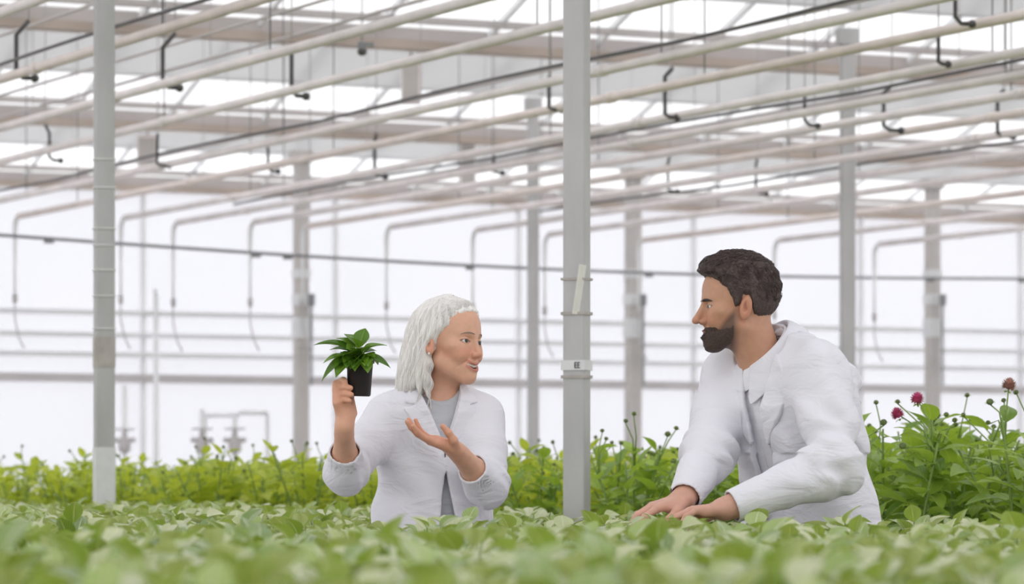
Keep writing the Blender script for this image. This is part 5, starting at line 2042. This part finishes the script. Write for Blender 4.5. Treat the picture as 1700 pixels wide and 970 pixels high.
    d = np.maximum(base - (thick + 0.0008) * fade + nz * fade + 0.0006, m)
    mouth = np.sqrt((au / 0.023) ** 2 + ((w - MZ - 0.004 * (au / .026) ** 2) / 0.0075) ** 2) - 1
    d = np.maximum(d, np.where(v > 0.06, -mouth * 0.008, -1))
    cheek = ell(au, v, w, (0.040, 0.066, -0.030), (0.022, 0.028, 0.020))
    d = smax(d, -cheek, 0.004)
    bv.F = (d * hd.s).astype(np.float32)
    V, Q = bv.mesh()
    net_obj('beard', V, Q, M['beard'], root, None, 0)

    # ---- hair: short, longer and swept up on top
    hv = Vol(axis([(hd.o[0] - .14, hd.o[0] + .14, .0024)]), axis([(hd.o[1] - .11, hd.o[1] + .11, .0024)]), axis([(hd.o[2] - .10, hd.o[2] + .18, .0024)]))
    X, Yv, Z = hv.pts((slice(None),) * 3)
    u, v, w = hd.loc(X, Yv, Z)
    au = np.abs(u)
    d = ell(u, v, w, (0, -0.012, 0.042), (0.0765, 0.0965, 0.090))
    d = smin(d, ell(u, v, w, (0, 0.040, 0.040), (0.058, 0.050, 0.061)), 0.03)
    top = ell(u, v, w, (0, 0.014, 0.090), (0.070, 0.090, 0.058))
    top = smin(top, ell(u, v, w, (0, 0.066, 0.098), (0.052, 0.032, 0.022)), 0.02)
    th = np.interp(w, [-0.07, -0.02, 0.03, 0.08, 0.12], [0.002, 0.004, 0.006, 0.010, 0.014])
    nz = wobble(u * 1.4, v * 0.8, w, 170) * 0.0040 * np.clip((w - 0.01) / 0.07, 0.15, 1) + wobble(u, v, w, 520) * 0.0011
    h0 = smin(d - th, top, 0.02) + nz
    # hair line: brow, temple, sideburn, round the ear, nape
    line = np.interp(v, [-0.12, -0.075, -0.050, -0.032, -0.022, -0.004, 0.004, 0.016, 0.024, 0.034, 0.050, 0.066, 0.080, 0.12],
                     [-0.058, -0.052, -0.046, -0.022, 0.022, 0.028, 0.004, -0.012, 0.018, 0.042, 0.062, 0.076, 0.083, 0.088])
    rag = line + 0.0025 * np.sin(v * 500 + u * 300) - w
    fd = np.clip(-rag / 0.014, 0, 1)
    h = h0 * fd + (d + 0.0008) * (1 - fd)
    h = smax(h, rag * 0.8, 0.002)
    hv.F = (h * hd.s).astype(np.float32)
    V, Q = hv.mesh()
    hair = net_obj('hair', V, Q, M['hair_dark'], root, None, 0)
    rs = np.random.RandomState(8)
    N = 1500
    st = np.array([hd.W(rs.uniform(-0.07, 0.07), rs.uniform(-0.10, 0.09), rs.uniform(0.03, 0.16)) for _ in range(N)])
    for _ in range(16):
        st = st - hv.grad(st) * np.clip(hv.sample(st) + 0.001, -0.012, 0.012)[:, None]
    jit = rs.normal(0, 0.25, (N, 3))
    L = (st - hd.o) @ hd.R.T
    topw = np.clip((L[:, 2] - 0.08) / 0.04, 0, 1)

    def flow(p, k):
        f = hd.R[1][None] * (0.55 * topw - 0.8 * (1 - topw))[:, None] + hd.R[0][None] * 0.25 + np.array([0, 0, -1.0])[None] * (1 - topw)[:, None] * 0.8
        return f + jit
    lift0 = rs.uniform(0, 0.0015, N)
    path = hair_strands(hv, st, flow, 6, 0.0042, lift0 + 0.001, 0.0009)
    ok = hv.sample(path[:, 3]) < 0.006
    strands_obj('hair_strands', path[ok], 0.00085, M['hair_dark'], hair)

    # ---- shirt with collar
    tv = Vol(axis([(.42, .98, .0045)]), axis([(9.50, 9.95, .0045)]), axis([(0.86, 1.45, .0045)]))
    zs = [0.86, 0.96, 1.06, 1.16, 1.26, 1.32, 1.355, 1.38]
    cs = [cxy(1350, 9.74), cxy(1345, 9.73), cxy(1335, 9.72), cxy(1322, 9.71), cxy(1308), cxy(1300), cxy(1288, 9.69), cxy(1278, 9.685)]
    loft(tv, zs, cs, [.160, .160, .155, .168, .180, .160, .100, .080], [.106, .106, .106, .114, .116, .104, .088, .076], yaw, 0.0,
         extra=lambda u, v, z: 0.002 * np.sin(40 * u + 14 * z) * (v > 0))
    X, Yv, Z = tv.pts((slice(None),) * 3)
    out_t = tv.F.copy()
    tv.F = np.maximum(out_t, -above_ring(X, Yv, Z, RC + np.array([0, 0, 0.012]), E1, E2, 0.070)).astype(np.float32)
    V, Q = tv.mesh()
    shirt = net_obj('shirt', V, Q, M['shirt'], root, None, 1)

    def chest(x, y, z):
        cx_ = np.interp(z, zs, [c[0] for c in cs]); cy_ = np.interp(z, zs, [c[1] for c in cs])
        return (x - cx_) * math.cos(yaw) + (y - cy_) * math.sin(yaw), (x - cx_) * math.sin(yaw) - (y - cy_) * math.cos(yaw)
    ut, vt = chest(X, Yv, Z)
    L = np.maximum(np.abs(out_t + 0.003) - 0.007, np.abs(ut) - 0.016); L = np.maximum(L, Z - 1.335); L = np.where(vt > 0, L, .1)
    pv = Vol(tv.x, tv.y, tv.z); pv.F = L.astype(np.float32)
    V, Q = pv.mesh(); net_obj('placket', V, Q, M['shirt'], shirt, None, 1)

    collar_ribbon('collar', RC + np.array([0, 0, -0.004]), E1 * 0.97, E2 * 0.97, 0.30, 0.03, 0.026, M['shirt'], shirt, 0.7, 0.45, 0.003)

    # ---- lab coat
    cv = Vol(axis([(.40, 1.06, .0036)]), axis([(9.26, 10.02, .0036)]), axis([(0.60, 0.88, .008), (.88, 1.47, .0036)]))
    zc = [0.60, 0.80, 0.935, 1.02, 1.10, 1.18, 1.25, 1.31, 1.355, 1.395, 1.43]
    cc = [cxy(1372, 9.78), cxy(1358, 9.75), cxy(1350, 9.74), cxy(1342, 9.73), cxy(1330, 9.72), cxy(1320, 9.71), cxy(1314, 9.70), cxy(1314, 9.70), cxy(1314, 9.70), cxy(1308, 9.70), cxy(1298, 9.69)]
    hwc = [.240, .215, .198, .188, .184, .194, .204, .198, .170, .120, .088]
    hdc = [.190, .165, .148, .138, .134, .138, .140, .134, .122, .102, .084]

    def folds(u, v, z):
        return (0.0032 * np.sin(22 * u + 14 * z + 2.2 * np.sin(8 * z + 5 * u)) + 0.0022 * np.sin(44 * (z + 0.5 * u) + 3 * u)) * np.clip((1.33 - z) / 0.06, 0, 1)
    loft(cv, zc, cc, hwc, hdc, yaw, 0.0, power=2.35, extra=folds)
    nape = P(1292, 566, 9.755)
    cv.cap(nape, J['ls'] + np.array([-0.02, 0.03, 0.015]), 0.040, 0.066, 0.05)
    cv.cap(nape, J['rs'] + np.array([0.02, 0.02, 0.01]), 0.040, 0.060, 0.05)
    T = cv.F.copy()

    def sleeve(S, E, Wp, f, r0, r1, r2):
        C = E + (Wp - E) * f
        cv.cap(S, S + (E - S) * .5, r0, (r0 + r1) / 2, 0.05)
        cv.cap(S + (E - S) * .5, E, (r0 + r1) / 2, r1, 0.025)
        cv.cap(E, C, r1, r2, 0.04)
        return C, unit(Wp - E)
    Cl, dl = sleeve(J['ls'], J['le'], J['lw'], 0.93, 0.076, 0.068, 0.043)
    Cr, dr = sleeve(J['rs'], J['re'], J['rw'], 0.95, 0.068, 0.062, 0.043)
    for E, S, C in ((J['le'], J['ls'], Cl), (J['re'], J['rs'], Cr)):
        sl = cv.reg(E - 0.20, E + 0.20)
        x, y, z = cv.pts(sl)
        dist = np.sqrt((x - E[0]) ** 2 + (y - E[1]) ** 2 + (z - E[2]) ** 2)
        for Pq, ax, ph in ((S, unit(E - S), 0.0), (C, unit(C - E), 1.6)):
            al = (x - E[0]) * ax[0] + (y - E[1]) * ax[1] + (z - E[2]) * ax[2]
            nz = wobble(x, y, z, 22)
            cv.F[sl] += (0.0085 * np.sin(al * 70 + 3.4 * nz + ph) * np.exp(-(dist / 0.12) ** 2)).astype(np.float32)
    # long drag folds from shoulder to elbow
    sl = cv.reg(J['ls'] - 0.2, J['ls'] + np.array([0.2, 0.2, 0.1]))
    x, y, z = cv.pts(sl)
    cv.F[sl] += (0.0062 * np.sin(58 * (x + 0.6 * z) + 2 * wobble(x, y, z, 16))).astype(np.float32)
    outer = cv.F.copy()
    X, Yv, Z = cv.pts((slice(None),) * 3)
    dC = np.minimum(*[np.sqrt((X - C[0]) ** 2 + (Yv - C[1]) ** 2 + (Z - C[2]) ** 2) for C in (Cl, Cr)])
    inner = outer + 0.006 + 0.012 * np.clip((dC - 0.055) / 0.03, 0, 1)
    for C, dv in ((Cl, dl), (Cr, dr)):
        sl = cv.reg(C - 0.10, C + 0.10)
        x, y, z = cv.pts(sl)
        al = (x - C[0]) * dv[0] + (y - C[1]) * dv[1] + (z - C[2]) * dv[2]
        rad = np.sqrt(np.maximum((x - C[0]) ** 2 + (y - C[1]) ** 2 + (z - C[2]) ** 2 - al * al, 0))
        outer[sl] = np.where((rad < 0.056) & (al < 0.035), np.maximum(outer[sl], al - 0.006), outer[sl])
    F = np.maximum(outer, -inner)
    X, Yv, Z = cv.pts((slice(None),) * 3)
    cx_ = np.interp(Z, zc, [c[0] for c in cc]); cy_ = np.interp(Z, zc, [c[1] for c in cc])
    u = (X - cx_) * math.cos(yaw) + (Yv - cy_) * math.sin(yaw)
    v = (X - cx_) * math.sin(yaw) - (Yv - cy_) * math.cos(yaw)
    gap = np.interp(Z, [0.60, 0.95, 1.10, 1.25, 1.33, 1.395], [0.08, 0.042, 0.036, 0.036, 0.050, 0.075])
    F = np.maximum(F, np.where((v > 0) & (T < 0.012), gap - np.abs(u + 0.004), -1).astype(np.float32))
    F = np.maximum(F, -above_ring(X, Yv, Z, RC, E1, E2, 0.078))
    c2 = Vol(cv.x, cv.y, cv.z); c2.F = F.astype(np.float32)
    V, Q = c2.mesh()
    coat = net_obj('lab_coat', V, Q, M['coat'], root, None, 1)
    for sg in (-1, 1):
        ol = [(0.070, 1.385), (0.098, 1.345), (0.122, 1.305), (0.088, 1.297), (0.112, 1.283), (0.086, 1.225), (0.030, 1.150), (0.024, 1.160), (0.028, 1.24), (0.046, 1.32), (0.060, 1.385)]
        L = np.maximum(np.abs(T - 0.001) - 0.006, poly2(u * sg, Z, ol)); L = np.where(v > 0, L, .1)
        lv_ = Vol(cv.x, cv.y, cv.z); lv_.F = L.astype(np.float32)
        V, Q = lv_.mesh(); net_obj('lapel', V, Q, M['coat'], coat, None, 1)
    collar_ribbon('collar', RC + np.array([0.003, 0.004, 0.004]), E1 * 1.10, E2 * 1.14, 0.60, 0.028, 0.058, M['coat'], coat, 0.25, 0.60)
    # ---- trousers and shoes (hidden by the bench from here)
    pv = Vol(axis([(bx - .26, bx + .26, .014)]), axis([(by - .26, by + .26, .014)]), axis([(0.03, 1.0, .014)]))
    loft(pv, [0.76, 0.86, 0.96], [(bx - .01, by), (bx - .015, by), cxy(1346, 9.735)], [.165, .165, .150], [.120, .12, .105], yaw)
    for sg in (-1, 1):
        ox, oy = bx + sg * 0.085 * math.cos(yaw), by + sg * 0.085 * math.sin(yaw)
        pv.chain([(ox, oy, 0.84), (ox + .01, oy, 0.48), (ox + .02, oy + .01, 0.08)], [0.10, 0.084, 0.072], 0.03)
    V, Q = pv.mesh(); net_obj('trousers', V, Q, M['trousers'], root, None, 1)
    for sg in (-1, 1):
        ox, oy = bx + sg * 0.085 * math.cos(yaw) + .02, by + sg * 0.085 * math.sin(yaw) + .01
        sv = Vol(axis([(ox - .22, ox + .12, .007)]), axis([(oy - .22, oy + .12, .007)]), axis([(-0.02, 0.16, .007)]))
        sv.chain([(ox + .03, oy + .03, 0.05), (ox - .04, oy - .045, 0.054), (ox - .105, oy - .115, 0.042)], [0.046, 0.048, 0.042], 0.02)
        sv.F = np.maximum(sv.F, (0.002 - sv.z)[None, None, :] + 0 * sv.F)
        V, Q = sv.mesh(); net_obj('shoe', V, Q, M['shoe'], root, None, 1)

build_man()
